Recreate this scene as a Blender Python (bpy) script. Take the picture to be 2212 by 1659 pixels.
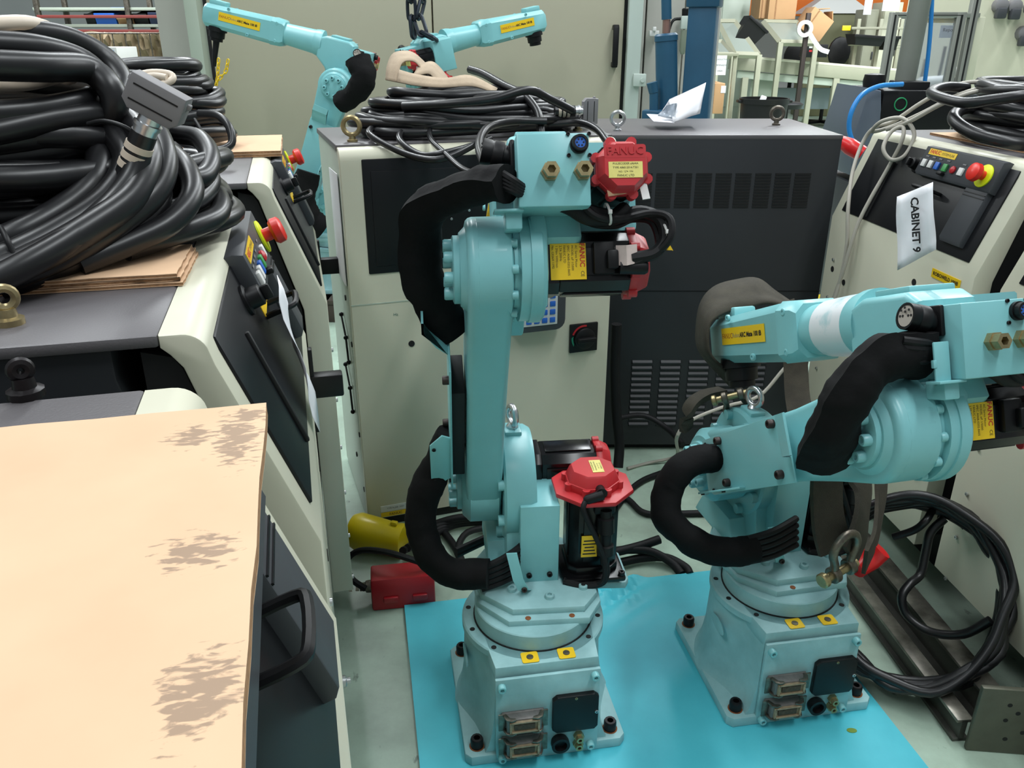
import bpy, bmesh, math, random
from mathutils import Matrix, Vector, Euler, noise
random.seed(7)
R = math.radians
for o in list(bpy.data.objects): bpy.data.objects.remove(o, do_unlink=True)
scene = bpy.context.scene
COL = scene.collection

# ------------------------------------------------------------ camera
FPX, PITCH, CAMZ = 1780.0, R(23.0), 1.388
cam_data = bpy.data.cameras.new('camera'); cam = bpy.data.objects.new('camera', cam_data); COL.objects.link(cam)
cam_data.sensor_fit = 'HORIZONTAL'; cam_data.sensor_width = 36.0; cam_data.lens = 36.0*FPX/2212.0
cam_data.clip_start = 0.02; cam_data.clip_end = 100
cam.location = (0, 0, CAMZ); cam.rotation_euler = (R(90)-PITCH, 0, 0)
scene.camera = cam

# ------------------------------------------------------------ world and hall lamps
world = bpy.data.worlds.new('hall'); scene.world = world; world.use_nodes = True
bg = world.node_tree.nodes['Background']; bg.inputs[0].default_value = (0.86, 0.95, 1.0, 1); bg.inputs[1].default_value = 0.31
vs = scene.view_settings
vs.view_transform = 'Standard'; vs.look = 'None'; vs.gamma = 1.0; vs.use_curve_mapping = False
vs.exposure = 0.04
def hall_lamp(x, y, z, sx, sy, power, rz=0):
    l = bpy.data.lights.new('hall_lamp', 'AREA'); l.shape = 'RECTANGLE'; l.size = sx; l.size_y = sy
    l.energy = power*1.28; l.color = (0.93, 0.98, 1.0)
    o = bpy.data.objects.new('hall_lamp', l); COL.objects.link(o); o.location = (x, y, z); o.rotation_euler = (0, 0, rz)
    return o
for (x, y, p) in ((-1.6, -0.6, 50), (1.4, 0.2, 62), (-1.6, 2.6, 52), (1.6, 3.2, 62), (-1.4, 5.6, 80), (1.8, 6.2, 110), (4.8, 6.5, 170), (4.6, 10.0, 270), (-4.8, 8.0, 240), (8.0, 10.0, 270)):
    hall_lamp(x, y, 4.4, 0.30, 2.4, p)

# ------------------------------------------------------------ helpers
def pix(px, py):
    u = px-1106.0; v = py-829.5
    return Vector((u, FPX*math.cos(PITCH)-v*math.sin(PITCH), -(FPX*math.sin(PITCH)+v*math.cos(PITCH))))
def uz(px, py, z=0.0):
    r = pix(px, py); return Vector((0, 0, CAMZ)) + r*((z-CAMZ)/r.z)
def uy(px, py, Y):
    r = pix(px, py); return Vector((0, 0, CAMZ)) + r*(Y/r.y)
def srgb(h, k=1.0):
    if isinstance(h, str):
        h = h.lstrip('#'); c = [int(h[i:i+2], 16)/255 for i in (0, 2, 4)]
    else: c = [x/255 for x in h]
    return tuple([(x/12.92 if x <= .04045 else ((x+.055)/1.055)**2.4)*k for x in c]) + (1.0,)
MATS = {}
def mat(name, col, rough=.5, metal=0.0, var=0.0, vscale=6.0, bump=0.0, bscale=200.0, bdist=.002, spec=.5, col2=None, thr=None, trans=0.0, emit=None, alpha=1.0, detail=6, stretch=None):
    if name in MATS: return MATS[name]
    m = bpy.data.materials.new(name); m.use_nodes = True; nt = m.node_tree; b = nt.nodes['Principled BSDF']
    c = srgb(col) if not (isinstance(col, tuple) and len(col) == 4) else col
    b.inputs['Base Color'].default_value = c; b.inputs['Roughness'].default_value = rough; b.inputs['Metallic'].default_value = metal
    b.inputs['Specular IOR Level'].default_value = spec
    if trans: b.inputs['Transmission Weight'].default_value = trans
    if alpha < 1: b.inputs['Alpha'].default_value = alpha
    if emit: b.inputs['Emission Color'].default_value = c; b.inputs['Emission Strength'].default_value = emit
    tc = nt.nodes.new('ShaderNodeTexCoord'); src = tc.outputs['Object']
    if stretch:
        mp = nt.nodes.new('ShaderNodeMapping'); mp.inputs['Scale'].default_value = stretch; nt.links.new(src, mp.inputs[0]); src = mp.outputs[0]
    if var or col2 is not None:
        n = nt.nodes.new('ShaderNodeTexNoise'); n.inputs['Scale'].default_value = vscale; n.inputs['Detail'].default_value = detail; n.inputs['Roughness'].default_value = .6
        nt.links.new(src, n.inputs['Vector'])
        r = nt.nodes.new('ShaderNodeValToRGB'); lo, hi = thr if thr else (.3, .7)
        r.color_ramp.elements[0].position = lo; r.color_ramp.elements[1].position = hi
        if col2 is not None:
            r.color_ramp.elements[0].color = srgb(col2); r.color_ramp.elements[1].color = c
        else:
            r.color_ramp.elements[0].color = tuple(x*(1-var) for x in c[:3])+(1,); r.color_ramp.elements[1].color = tuple(min(1, x*(1+var)) for x in c[:3])+(1,)
        nt.links.new(n.outputs['Fac'], r.inputs[0]); nt.links.new(r.outputs[0], b.inputs['Base Color'])
    if bump:
        n2 = nt.nodes.new('ShaderNodeTexNoise'); n2.inputs['Scale'].default_value = bscale; n2.inputs['Detail'].default_value = 3
        nt.links.new(src, n2.inputs['Vector'])
        bp = nt.nodes.new('ShaderNodeBump'); bp.inputs['Strength'].default_value = bump; bp.inputs['Distance'].default_value = bdist
        nt.links.new(n2.outputs['Fac'], bp.inputs['Height']); nt.links.new(bp.outputs[0], b.inputs['Normal'])
    MATS[name] = m
    return m

class MB:
    """collects shapes into one mesh"""
    def __init__(s): s.bm = bmesh.new()
    def merge(s, t, M=None):
        if M is not None: bmesh.ops.transform(t, matrix=M, verts=t.verts)
        vm = {}
        for v in t.verts: vm[v] = s.bm.verts.new(v.co)
        for f in t.faces:
            try:
                nf = s.bm.faces.new([vm[v] for v in f.verts]); nf.material_index = f.material_index
            except ValueError: pass
        t.free(); return s
    def box(s, c, d, bev=0.0, M=None, seg=2, rot=None):
        t = bmesh.new(); bmesh.ops.create_cube(t, size=1.0)
        bmesh.ops.transform(t, matrix=Matrix.Diagonal((d[0], d[1], d[2], 1)), verts=t.verts)
        if bev: bmesh.ops.bevel(t, geom=list(t.edges), offset=min(bev, min(d)*.49), segments=seg, profile=.5, affect='EDGES')
        X = Matrix.Translation(c)
        if rot: X = X @ Euler(rot).to_matrix().to_4x4()
        bmesh.ops.transform(t, matrix=X, verts=t.verts)
        return s.merge(t, M)
    def cyl(s, p0, p1, r0, r1=None, seg=24, bev=0.0, M=None, cap=True):
        p0 = Vector(p0); p1 = Vector(p1); r1 = r0 if r1 is None else r1; h = (p1-p0).length
        prof = [(0, r0), (h, r1)] if not bev else [(0, r0-bev), (bev, r0), (h-bev, r1), (h, r1-bev)]
        return s.lathe(prof, p0, p1-p0, seg, M, cap)
    def lathe(s, prof, p0=(0, 0, 0), axis=(0, 0, 1), seg=28, M=None, cap=True):
        t = bmesh.new(); rings = []
        q = Vector((0, 0, 1)).rotation_difference(Vector(axis).normalized()).to_matrix().to_4x4()
        for (h, r) in prof:
            rings.append([t.verts.new((r*math.cos(2*math.pi*i/seg), r*math.sin(2*math.pi*i/seg), h)) for i in range(seg)])
        for a, b in zip(rings, rings[1:]):
            for i in range(seg): t.faces.new((a[i], a[(i+1) % seg], b[(i+1) % seg], b[i]))
        if cap:
            if prof[0][1] > 1e-6: t.faces.new(list(reversed(rings[0])))
            if prof[-1][1] > 1e-6: t.faces.new(rings[-1])
        bmesh.ops.transform(t, matrix=Matrix.Translation(p0) @ q, verts=t.verts)
        return s.merge(t, M)
    def prism(s, poly, a, b, axis='x', bev=0.0, M=None, seg=2):
        """polygon extruded from a to b along axis; x: (y,z)  y: (x,z)  z: (x,y)"""
        t = bmesh.new()
        f = {'x': lambda p, h: (h, p[0], p[1]), 'y': lambda p, h: (p[0], h, p[1]), 'z': lambda p, h: (p[0], p[1], h)}[axis]
        A = [t.verts.new(f(p, a)) for p in poly]; B = [t.verts.new(f(p, b)) for p in poly]; n = len(poly)
        fa = t.faces.new(A); fb = t.faces.new(B)
        for i in range(n): t.faces.new((A[i], A[(i+1) % n], B[(i+1) % n], B[i]))
        bmesh.ops.recalc_face_normals(t, faces=t.faces)
        if bev: bmesh.ops.bevel(t, geom=list(set(list(fa.edges)+list(fb.edges))), offset=bev, segments=seg, profile=.5, affect='EDGES')
        return s.merge(t, M)
    def loft(s, secs, closed=True, cap=True, M=None):
        t = bmesh.new(); rr = [[t.verts.new(p) for p in sec] for sec in secs]; n = len(rr[0])
        for a, b in zip(rr, rr[1:]):
            for i in range(n if closed else n-1): t.faces.new((a[i], a[(i+1) % n], b[(i+1) % n], b[i]))
        if cap and closed: t.faces.new(list(reversed(rr[0]))); t.faces.new(rr[-1])
        bmesh.ops.recalc_face_normals(t, faces=t.faces)
        return s.merge(t, M)
    def tube(s, pts, r, seg=10, sub=4, closed=False, M=None, flat=None, cap=True, up=None):
        """round tube along a smooth path; r number or list; flat=(w,t) gives a strap section"""
        P = [Vector(p) for p in pts]
        rad = r if isinstance(r, (list, tuple)) else [r]*len(P)
        Q, RR = catmull(P, rad, sub, closed)
        n = len(Q); t = bmesh.new(); rings = []
        tan = []
        for i in range(n):
            a = Q[(i-1) % n] if (closed or i > 0) else Q[i]; b = Q[(i+1) % n] if (closed or i < n-1) else Q[i]
            d = (b-a); tan.append(d.normalized() if d.length > 1e-9 else Vector((0, 0, 1)))
        ref = Vector(up) if up else (Vector((0, 0, 1)) if abs(tan[0].z) < .9 else Vector((1, 0, 0)))
        nn = (ref - tan[0]*ref.dot(tan[0])).normalized()
        for i in range(n):
            if i:
                nn = tan[i-1].rotation_difference(tan[i]) @ nn
                if up: nn = Vector(up)
                nn = (nn - tan[i]*nn.dot(tan[i])).normalized()
            bb = tan[i].cross(nn)
            if flat: sec = [(-flat[0]/2, -flat[1]/2), (flat[0]/2, -flat[1]/2), (flat[0]/2, flat[1]/2), (-flat[0]/2, flat[1]/2)]; ring = [t.verts.new(Q[i]+bb*x+nn*y) for x, y in sec]
            else: ring = [t.verts.new(Q[i] + (nn*math.cos(2*math.pi*k/seg)+bb*math.sin(2*math.pi*k/seg))*RR[i]) for k in range(seg)]
            rings.append(ring)
        m = len(rings[0])
        for i in range(n if closed else n-1):
            a, b = rings[i], rings[(i+1) % n]; off = 0
            if closed and i == n-1 and not flat:
                off = min(range(m), key=lambda o: sum((a[k].co-b[(k+o) % m].co).length for k in range(0, m, 2)))
            for k in range(m): t.faces.new((a[k], a[(k+1) % m], b[(k+1+off) % m], b[(k+off) % m]))
        if cap and not closed: t.faces.new(list(reversed(rings[0]))); t.faces.new(rings[-1])
        bmesh.ops.recalc_face_normals(t, faces=t.faces)
        return s.merge(t, M)
    def torus(s, c, axis, Rr, r, seg=24, rs=10, M=None, a0=0, a1=360):
        q = Vector((0, 0, 1)).rotation_difference(Vector(axis).normalized()).to_matrix()
        full = (a1-a0) >= 360; n = seg
        pts = [Vector(c) + q @ Vector((Rr*math.cos(R(a0+(a1-a0)*i/n)), Rr*math.sin(R(a0+(a1-a0)*i/n)), 0)) for i in range(n if full else n+1)]
        return s.tube(pts, r, seg=rs, sub=1, closed=full, M=M)
    def quad(s, a, b, c, d):
        vs_ = [s.bm.verts.new(p) for p in (a, b, c, d)]; s.bm.faces.new(vs_); return s
    def sphere(s, c, r, seg=14, M=None, sc=(1, 1, 1)):
        t = bmesh.new(); bmesh.ops.create_uvsphere(t, u_segments=seg, v_segments=max(6, seg//2), radius=r)
        bmesh.ops.transform(t, matrix=Matrix.Translation(c) @ Matrix.Diagonal((*sc, 1)), verts=t.verts)
        return s.merge(t, M)
    def mesh(s, name, angle=38):
        me = bpy.data.meshes.new(name); s.bm.normal_update(); s.bm.to_mesh(me); s.bm.free()
        me.shade_smooth(); me.set_sharp_from_angle(angle=R(angle))
        return me

def catmull(P, rad, sub, closed):
    n = len(P)
    if sub <= 1 or n < 3: return P, list(rad)
    out = []; rr = []
    rng = range(n) if closed else range(n-1)
    for i in rng:
        p0 = P[(i-1) % n] if (closed or i > 0) else P[0]*2-P[1]; p1 = P[i]; p2 = P[(i+1) % n]
        p3 = P[(i+2) % n] if (closed or i < n-2) else P[-1]*2-P[-2]
        for k in range(sub):
            t = k/sub; t2 = t*t; t3 = t2*t
            out.append(.5*((2*p1)+(p2-p0)*t+(2*p0-5*p1+4*p2-p3)*t2+(3*p1-p0-3*p2+p3)*t3))
            rr.append(rad[i]*(1-t)+rad[(i+1) % n]*t)
    if not closed: out.append(P[-1]); rr.append(rad[-1])
    return out, rr

def obj(name, mb, material, parent=None, M=None):
    me = mb.mesh(name) if isinstance(mb, MB) else mb
    if material is not None and len(me.materials) == 0: me.materials.append(material)
    o = bpy.data.objects.new(name, me); COL.objects.link(o)
    if parent is not None: o.parent = parent
    if M is not None: o.matrix_basis = M
    return o
def tag(o, label, cat, group=None, kind=None):
    if label: o['label'] = label
    if cat: o['category'] = cat
    if group: o['group'] = group
    if kind: o['kind'] = kind
    return o
def thing(name, label, cat, loc=(0, 0, 0), rz=0.0, group=None, M=None):
    o = bpy.data.objects.new(name, None); COL.objects.link(o); o.empty_display_size = .05
    o.location = loc; o.rotation_euler = (0, 0, rz)
    if M is not None: o.matrix_basis = M
    return tag(o, label, cat, group)
def struct(name, mb, material, parent=None, M=None, kind='structure'):
    o = obj(name, mb, material, parent, M)
    if parent is None: o['kind'] = kind
    return o
def lift(t, pts):
    """bring points given in world space into the space of the thing t"""
    I = t.matrix_basis.inverted(); return [I @ Vector(p) for p in pts]
FONT_CACHE = {}
def text_mesh(body, size, ext=0.0, align='CENTER', bold=0.0):
    k = (body, size, ext, align, bold)
    if k in FONT_CACHE: return FONT_CACHE[k]
    cu = bpy.data.curves.new('lettering', 'FONT'); cu.body = body; cu.size = size; cu.extrude = ext; cu.align_x = align; cu.align_y = 'CENTER'; cu.offset = bold; cu.resolution_u = 2
    to = bpy.data.objects.new('lettering', cu); COL.objects.link(to)
    dg = bpy.context.evaluated_depsgraph_get(); me = bpy.data.meshes.new_from_object(to.evaluated_get(dg))
    bpy.data.objects.remove(to, do_unlink=True); me.materials.clear(); FONT_CACHE[k] = me
    return me
def letters(body, size, material, parent, M, ext=0.0, align='CENTER', bold=0.0, squeeze=1.0):
    me = text_mesh(body, size, ext, align, bold).copy(); me.materials.append(material)
    return obj('lettering', me, None, parent, M @ Matrix.Diagonal((squeeze, 1, 1, 1)))
def frame(o, x, y):
    """matrix with origin o, x and y axes (z = x cross y)"""
    x = Vector(x).normalized(); z = x.cross(Vector(y)).normalized(); y = z.cross(x)
    return Matrix(((x.x, y.x, z.x, o[0]), (x.y, y.y, z.y, o[1]), (x.z, y.z, z.z, o[2]), (0, 0, 0, 1)))
T = Matrix.Translation
def RX(a): return Matrix.Rotation(R(a), 4, 'X')
def RY(a): return Matrix.Rotation(R(a), 4, 'Y')
def RZ(a): return Matrix.Rotation(R(a), 4, 'Z')
def ngon(n, r, a0=0, c=(0, 0)): return [(c[0]+r*math.cos(R(a0+360*i/n)), c[1]+r*math.sin(R(a0+360*i/n))) for i in range(n)]
def rrect(w, h, r, n=4, c=(0, 0)):
    out = []
    for (sx, sy, a) in ((1, 1, 0), (-1, 1, 90), (-1, -1, 180), (1, -1, 270)):
        for i in range(n+1):
            t = R(a+90*i/n); out.append((c[0]+sx*(w/2-r)+r*math.cos(t), c[1]+sy*(h/2-r)+r*math.sin(t)))
    return out
def arc(c, r, a0, a1, n=10): return [(c[0]+r*math.cos(R(a0+(a1-a0)*i/n)), c[1]+r*math.sin(R(a0+(a1-a0)*i/n))) for i in range(n+1)]

# ------------------------------------------------------------ materials
M_teal = mat('turquoise_paint', (128, 190, 194), .34, var=.06, vscale=5)
M_teal_dirty = mat('turquoise_paint_dusty', (154, 197, 200), .55, col2=(122, 164, 167), vscale=7, thr=(.28, .62))
M_sheet = mat('cyan_sheet', (84, 200, 216), .5, col2=(66, 178, 196), vscale=3.0, thr=(.25, .6))
M_black = mat('black_plastic', (15, 15, 17), .45, spec=.3)
M_blackgloss = mat('black_enamel', (10, 10, 12), .25, spec=.4)
M_fabric = mat('black_hose_fabric', (13, 13, 14), .85, spec=.2, bump=.3, bscale=60, bdist=.004)
M_cable = mat('black_cable', (20, 20, 22), .36, var=.25, vscale=12)
M_cable_soft = mat('black_cable_dull', (17, 17, 19), .6, spec=.3)
M_grey_cable = mat('grey_cable', (168, 163, 152), .5)
M_beige_cable = mat('beige_cable', (205, 190, 172), .45)
M_red = mat('red_paint', (186, 40, 46), .42, var=.05)
M_redplast = mat('red_plastic', (165, 28, 38), .35, var=.06)
M_yellow = mat('yellow_label', (238, 196, 28), .4)
M_pale_label = mat('pale_yellow_label', (226, 214, 124), .45, var=.06, vscale=60)
M_ink = mat('black_ink', (24, 22, 24), .6)
M_redink = mat('red_ink', (200, 46, 34), .6)
M_brass = mat('aged_brass', (165, 150, 112), .38, .8, var=.25, vscale=50)
M_steel = mat('bright_steel', (200, 202, 204), .28, .95)
M_dull = mat('dull_steel', (132, 126, 116), .42, .85, col2=(86, 78, 68), vscale=60)
M_boltdark = mat('oxidised_bolt', (60, 52, 50), .5, .6)
M_boltblack = mat('black_bolt', (28, 24, 26), .4, .5)
M_rust = mat('rust', (128, 74, 38), .8, var=.3, vscale=90)
M_blue = mat('blue_plastic', (38, 98, 190), .4)
M_beige = mat('beige_cabinet_paint', (200, 198, 178), .42, var=.03, vscale=3)
M_beigeside = mat('grey_beige_paint', (172, 182, 168), .38, var=.03, vscale=3)
M_charcoal = mat('charcoal_paint', (46, 48, 51), .45, spec=.35, var=.07, vscale=4)
M_topgrey = mat('grey_top_paint', (88, 85, 87), .42, var=.07, vscale=3, bump=.15, bscale=500)
M_panel = mat('black_panel', (17, 18, 21), .38, spec=.3, var=.12, vscale=3)
M_darkgap = mat('dark_rubber', (12, 12, 13), .7)
M_grey = mat('grey_plastic', (120, 118, 120), .5)
M_darkgrey = mat('dark_grey_plastic', (62, 64, 68), .5)
M_alu = mat('grey_cast_metal', (120, 116, 114), .5, .35, var=.2, vscale=60)
M_card = mat('cardboard', (212, 176, 142), .85, var=.05, vscale=7)
M_card_edge = mat('cardboard_edge', (150, 112, 78), .9, var=.35, vscale=160)
M_white = mat('white_paper', (226, 226, 230), .7, var=.03, vscale=9)
M_plainwhite = mat('white_plastic', (215, 215, 212), .5)
M_olive = mat('olive_webbing', (58, 54, 44), .9, bump=.7, bscale=700, var=.25, vscale=30)
M_beige_web = mat('beige_webbing', (166, 148, 126), .9, bump=.4, bscale=500, var=.15, vscale=18)
M_yellowpl = mat('yellow_plastic', (214, 190, 26), .3)
M_crane = mat('blue_crane_paint', (38, 84, 112), .4, var=.12, vscale=5)
# ------------------------------------------------------------ setting
def floor_material():
    m = bpy.data.materials.new('green_floor_paint'); m.use_nodes = True; nt = m.node_tree; b = nt.nodes['Principled BSDF']
    tc = nt.nodes.new('ShaderNodeTexCoord')
    n1 = nt.nodes.new('ShaderNodeTexNoise'); n1.inputs['Scale'].default_value = 2.2; n1.inputs['Detail'].default_value = 8; n1.inputs['Roughness'].default_value = .65
    n2 = nt.nodes.new('ShaderNodeTexNoise'); n2.inputs['Scale'].default_value = 26; n2.inputs['Detail'].default_value = 5
    mp = nt.nodes.new('ShaderNodeMapping'); mp.inputs['Rotation'].default_value = (0, 0, R(25)); mp.inputs['Scale'].default_value = (1.6, .7, 1)
    for n in (n1,): nt.links.new(tc.outputs['Object'], n.inputs['Vector'])
    nt.links.new(tc.outputs['Object'], mp.inputs[0]); nt.links.new(mp.outputs[0], n2.inputs['Vector'])
    r1 = nt.nodes.new('ShaderNodeValToRGB'); r1.color_ramp.elements[0].position = .33; r1.color_ramp.elements[1].position = .62
    r1.color_ramp.elements[0].color = srgb((138, 152, 138)); r1.color_ramp.elements[1].color = srgb((176, 200, 182))
    r2 = nt.nodes.new('ShaderNodeValToRGB'); r2.color_ramp.elements[0].position = .26; r2.color_ramp.elements[1].position = .33
    r2.color_ramp.elements[0].color = (.32, .32, .32, 1); r2.color_ramp.elements[1].color = (1, 1, 1, 1)
    mx = nt.nodes.new('ShaderNodeMix'); mx.data_type = 'RGBA'; mx.blend_type = 'MULTIPLY'; mx.inputs['Factor'].default_value = .75
    nt.links.new(n1.outputs['Fac'], r1.inputs[0]); nt.links.new(n2.outputs['Fac'], r2.inputs[0])
    nt.links.new(r1.outputs[0], mx.inputs['A']); nt.links.new(r2.outputs[0], mx.inputs['B']); nt.links.new(mx.outputs['Result'], b.inputs['Base Color'])
    b.inputs['Roughness'].default_value = .38
    return m
struct('floor', MB().box((2, 8, -.05), (34, 34, .1)), floor_material())
M_wall = mat('beige_wall_panel', (178, 173, 152), .5, var=.03, vscale=1.2)
M_frame = mat('pale_green_frame', (186, 198, 190), .45)
M_wallgrey = mat('grey_wall_panel', (176, 174, 166), .5, var=.03, vscale=1.5)
YW = 5.2
def wx(px): return uy(px, 60, YW).x
# leaves of the tall sliding enclosure door, each proud of the dark gap behind
struct('wall_back', MB().box((wx(900), YW+.16, 1.5), (wx(1565)-wx(420), .12, 3.0)), M_wallgrey)
for i, (a, b) in enumerate(((452, 934), (936, 1347))):
    d = struct('door_%d' % (i+1), MB().box(((wx(a)+wx(b))/2, YW+.02, 1.5), (wx(b)-wx(a)-.002, .06, 2.96), .008), M_wall)
    if i:
        h = MB(); p = uy(1329, 100, YW-.05)
        h.box((p.x, YW-.065, p.z), (.034, .026, .215), .008); h.box((p.x, YW-.035, p.z+.1), (.034, .06, .03), .006); h.box((p.x, YW-.035, p.z-.1), (.034, .06, .03), .006)
        obj('door_handle', h, M_black, d)
struct('trim_1', MB().box((wx(1351), YW+.03, 1.5), (.02, .05, 3.0)), M_darkgap)
struct('trim_2', MB().box((wx(1369), YW-.02, 1.5), (wx(1385)-wx(1355), .10, 3.0), .006), M_frame)
struct('trim_3', MB().box((wx(433), YW-.04, 1.5), (wx(446)-wx(418), .16, 3.0), .008), M_beigeside)
struct('trim_4', MB().box((wx(447)+.008, YW+.01, 1.5), (.022, .05, 3.0)), M_darkgap)
# narrow panels right of the door, with joints and a latch
for i, (a, b) in enumerate(((1386, 1396), (1397, 1480), (1481, 1560))):
    struct('wall_panel_%d' % (i+1) if False else 'wall_right_%d' % (i+1), MB().box(((wx(a)+wx(b))/2, YW+.07, 1.5), (wx(b)-wx(a)-.006, .06, 3.0), .004), M_wallgrey)
p = uy(1374, 173, YW-.09)
l = MB().box((p.x+.02, YW-.085, p.z), (.075, .03, .07), .006); l.cyl((p.x+.035, YW-.1, p.z), (p.x+.035, YW-.112, p.z), .012)
tag(obj('door_latch', l, M_frame), 'small pale latch block on the frame beside the enclosure door', 'latch')
# ------------------------------------------------------------ console cabinets
CB = .15
CW, CH, CF = .71, 1.125, .873          # width, height, top of the upright front
SL = math.hypot(.093, .247)
SX = frame((0, 0, CF), (1, 0, 0), (0, .093, .247))     # slope frame: x across, y up the slope, z out of it
def eye_bolt(parent, p, r=.018, t=.0055, az=0, m=None):
    b = MB(); b.torus((0, 0, r+t+.012), (math.cos(R(az)), math.sin(R(az)), 0), r, t, 20, 8); b.lathe([(0, .014), (.006, .014), (.008, .009), (.016, .008)], (0, 0, 0), (0, 0, 1), 12)
    return obj('eye_bolt', b, m or M_brass, parent, T(p))
def wire_handle(parent, M, w=.06, d=.045, r=.004):
    b = MB().tube([(-w/2, 0, 0), (-w/2, 0, d*.8), (-w/2+.01, 0, d), (w/2-.01, 0, d), (w/2, 0, d*.8), (w/2, 0, 0)], r, 8, 3)
    return obj('handle', b, M_black, parent, M)
def bolt_head(r=.006, h=.007):
    k = ('bolt', r, h)
    if k not in FONT_CACHE:
        b = MB(); b.lathe([(0, r), (h*.85, r), (h, r*.85), (h, r*.5), (h*.45, r*.46)], (0, 0, 0), (0, 0, 1), 12, cap=True)
        FONT_CACHE[k] = b.mesh('bolt')
    return FONT_CACHE[k]
def bolt(parent, M, r=.006, h=.007, material=None, name='bolt'):
    base = bolt_head(r, h); key = ('boltm', r, h, material.name)
    if key not in FONT_CACHE:
        me = base.copy(); me.materials.clear(); me.materials.append(material); FONT_CACHE[key] = me
    return obj(name, FONT_CACHE[key], None, parent, M)

def console_cabinet(label, loc, rz, depth=.52, detail=True, estop=True, group=None, hx=.06, hs=.15, plate=False):
    t = thing('control_cabinet', label, 'cabinet', loc, R(rz), group)
    w = CW/2
    # upright body, set back behind the front shell
    b = MB(); b.box((0, .10+depth/2, CB+(.86-CB)/2), (CW-.02, depth-.02, .86-CB), .004); b.prism([(.10, .84), (.155, 1.0), (.175, 1.08), (.175, CH-.013), (.105+depth, CH-.013), (.105+depth, .84)], -CW/2+.01, CW/2-.01, 'x', .003)
    obj('body', b, M_charcoal, t)
    side = [(.13, .14), (.13, .80), (.205, 1.06), (.42, 1.06), (.42, .14)]
    for s in (-1, 1): obj('side_panel', MB().prism(side, s*(w-.010), s*(w-.004), 'x', .002), M_charcoal, t)
    obj('top_plate', MB().box((0, .118+depth/2, CH-.006), (CW, depth-.024, .013), .004), M_topgrey, t)
    obj('plinth', MB().box((0, .10+depth/2, CB/2+.005), (CW-.10, depth-.10, CB+.01)), M_darkgap, t)
    # beige front shell: upright, sloped console face and rounded lip
    out = [(0, CB), (0, CF), (.082, CF+.218)] + arc((.110, 1.100), .025, 158, 90, 6) + [(.130, 1.125)]
    inn = [(.130, 1.112), (.122, 1.104), (.112, 1.090), (.048, .862), (.048, CB)]
    obj('front_shell', MB().prism(out+inn, -w, w, 'x', .003), M_beige, t)
    gap = [(.052, CB+.02), (.052, .86), (.114, 1.085), (.122, 1.098), (.150, 1.106), (.150, 1.02), (.09, .83), (.09, CB+.02)]
    obj('gasket', MB().prism(gap, -w+.012, w-.012, 'x'), M_darkgap, t)
    # dark console panel
    pn = MB().box((0, SL*.52, .001), (CW-.085, SL*.84, .006), .002, M=SX)
    panel = obj('console_panel', pn, M_panel, t)
    obj('ridge', MB().box((-.17, SL*.44, .006), (.008, SL*.62, .006), .002, M=SX), M_darkgap, panel)
    if detail:
        # control box with its buttons
        cb = MB(); poly = [(.182, 0), (.260, 0), (.260, .012), (.254, .025), (.188, .025), (.182, .020)]
        cb.prism(poly, -.03, .278, 'x', .002, M=SX)
        box = obj('control_box', cb, M_darkgrey, t)
        B = lambda x, y, z=.0255: SX @ T((x, y, z))
        yl = obj('name_label', MB().box((0, 0, 0), (.115, .015, .0012)), M_yellow, box, B(.048, .243))
        letters('FANUC', .0135, M_redink, box, B(.018, .243, .0263), bold=.0004); letters('SYSTEM R-J3iB', .0085, M_ink, box, B(.072, .2425, .0263))
        for i, (x, c) in enumerate(() if not estop else ((-.005, M_plainwhite), (.024, M_plainwhite), (.053, M_blue), (.087, mat('green_button', (60, 150, 80), .4)), (.152, M_plainwhite))):
            bt = MB().box((0, 0, .002), (.017, .019, .006), .0015); o = obj('button', bt, c, box, B(x, .212))
            obj('button_caption', MB().box((0, .018, .0008), (.013, .003, .0006)), M_grey, o)
            if i == 3: obj('button_guard', MB().box((0, -.016, .006), (.02, .008, .012), .002), M_black, o)
        if estop: obj('indicator_lamp', MB().lathe([(0, .009), (.004, .009), (.007, .005), (.008, .0)], seg=16), M_red, box, B(.120, .212))
        if estop:
            e = obj('emergency_stop_collar', MB().lathe([(0, .027), (.003, .027), (.004, .025)], seg=28), mat('lime_yellow', (214, 226, 20), .45), box, B(.238, .216))
            obj('emergency_stop_button', MB().lathe([(0, .011), (.014, .011), (.015, .017), (.02, .0215), (.031, .0205), (.034, .016), (.035, 0)], seg=24), mat('signal_red', (214, 40, 28), .35), e, T((0, 0, .003)))
        # selector knob, wire handle, grey strip at the free end
        kn = obj('selector_knob', MB().lathe([(0, .021), (.004, .021), (.006, .015), (.022, .014), (.024, .011), (.024, 0)], seg=18), M_black, t, SX @ T((-.060, .205, .004)))
        obj('key', MB().box((0, 0, .03), (.007, .02, .012), .002), M_black, kn)
        wire_handle(t, SX @ T((hx, hs, .004)), .065, .045, .0045)
        strip = MB().prism([(.050, 0), (.184, 0), (.184, .020), (.058, .020), (.050, .014)], .190, .272, 'x', .002, M=SX)
        obj('ribbed_strip', strip, M_darkgrey, t)
        for k in range(2): obj('strip_rib', MB().box((.231, .166+k*.008, .0205), (.080, .002, .002), M=SX), M_panel, t)
        if plate: obj('name_label', MB().box((.08, .160, .0045), (.12, .016, .001), M=SX), M_yellow, t)
        for k in range(6): obj('screw', bolt_head(.005, .004), M_steel, t, T((-.30+.0*k, -.001, .75-.12*k)) @ RX(90))
    return t
cabB = console_cabinet('sloped console cabinet with thick black cables and folded cardboard lying on its top', (-.298, 1.112, 0), 104.4, plate=True)
cabA = console_cabinet('console cabinet topped by a flat corrugated cardboard sheet and a tied cable coil', (-.472, 1.985, 0), 104.4, plate=True)
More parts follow.
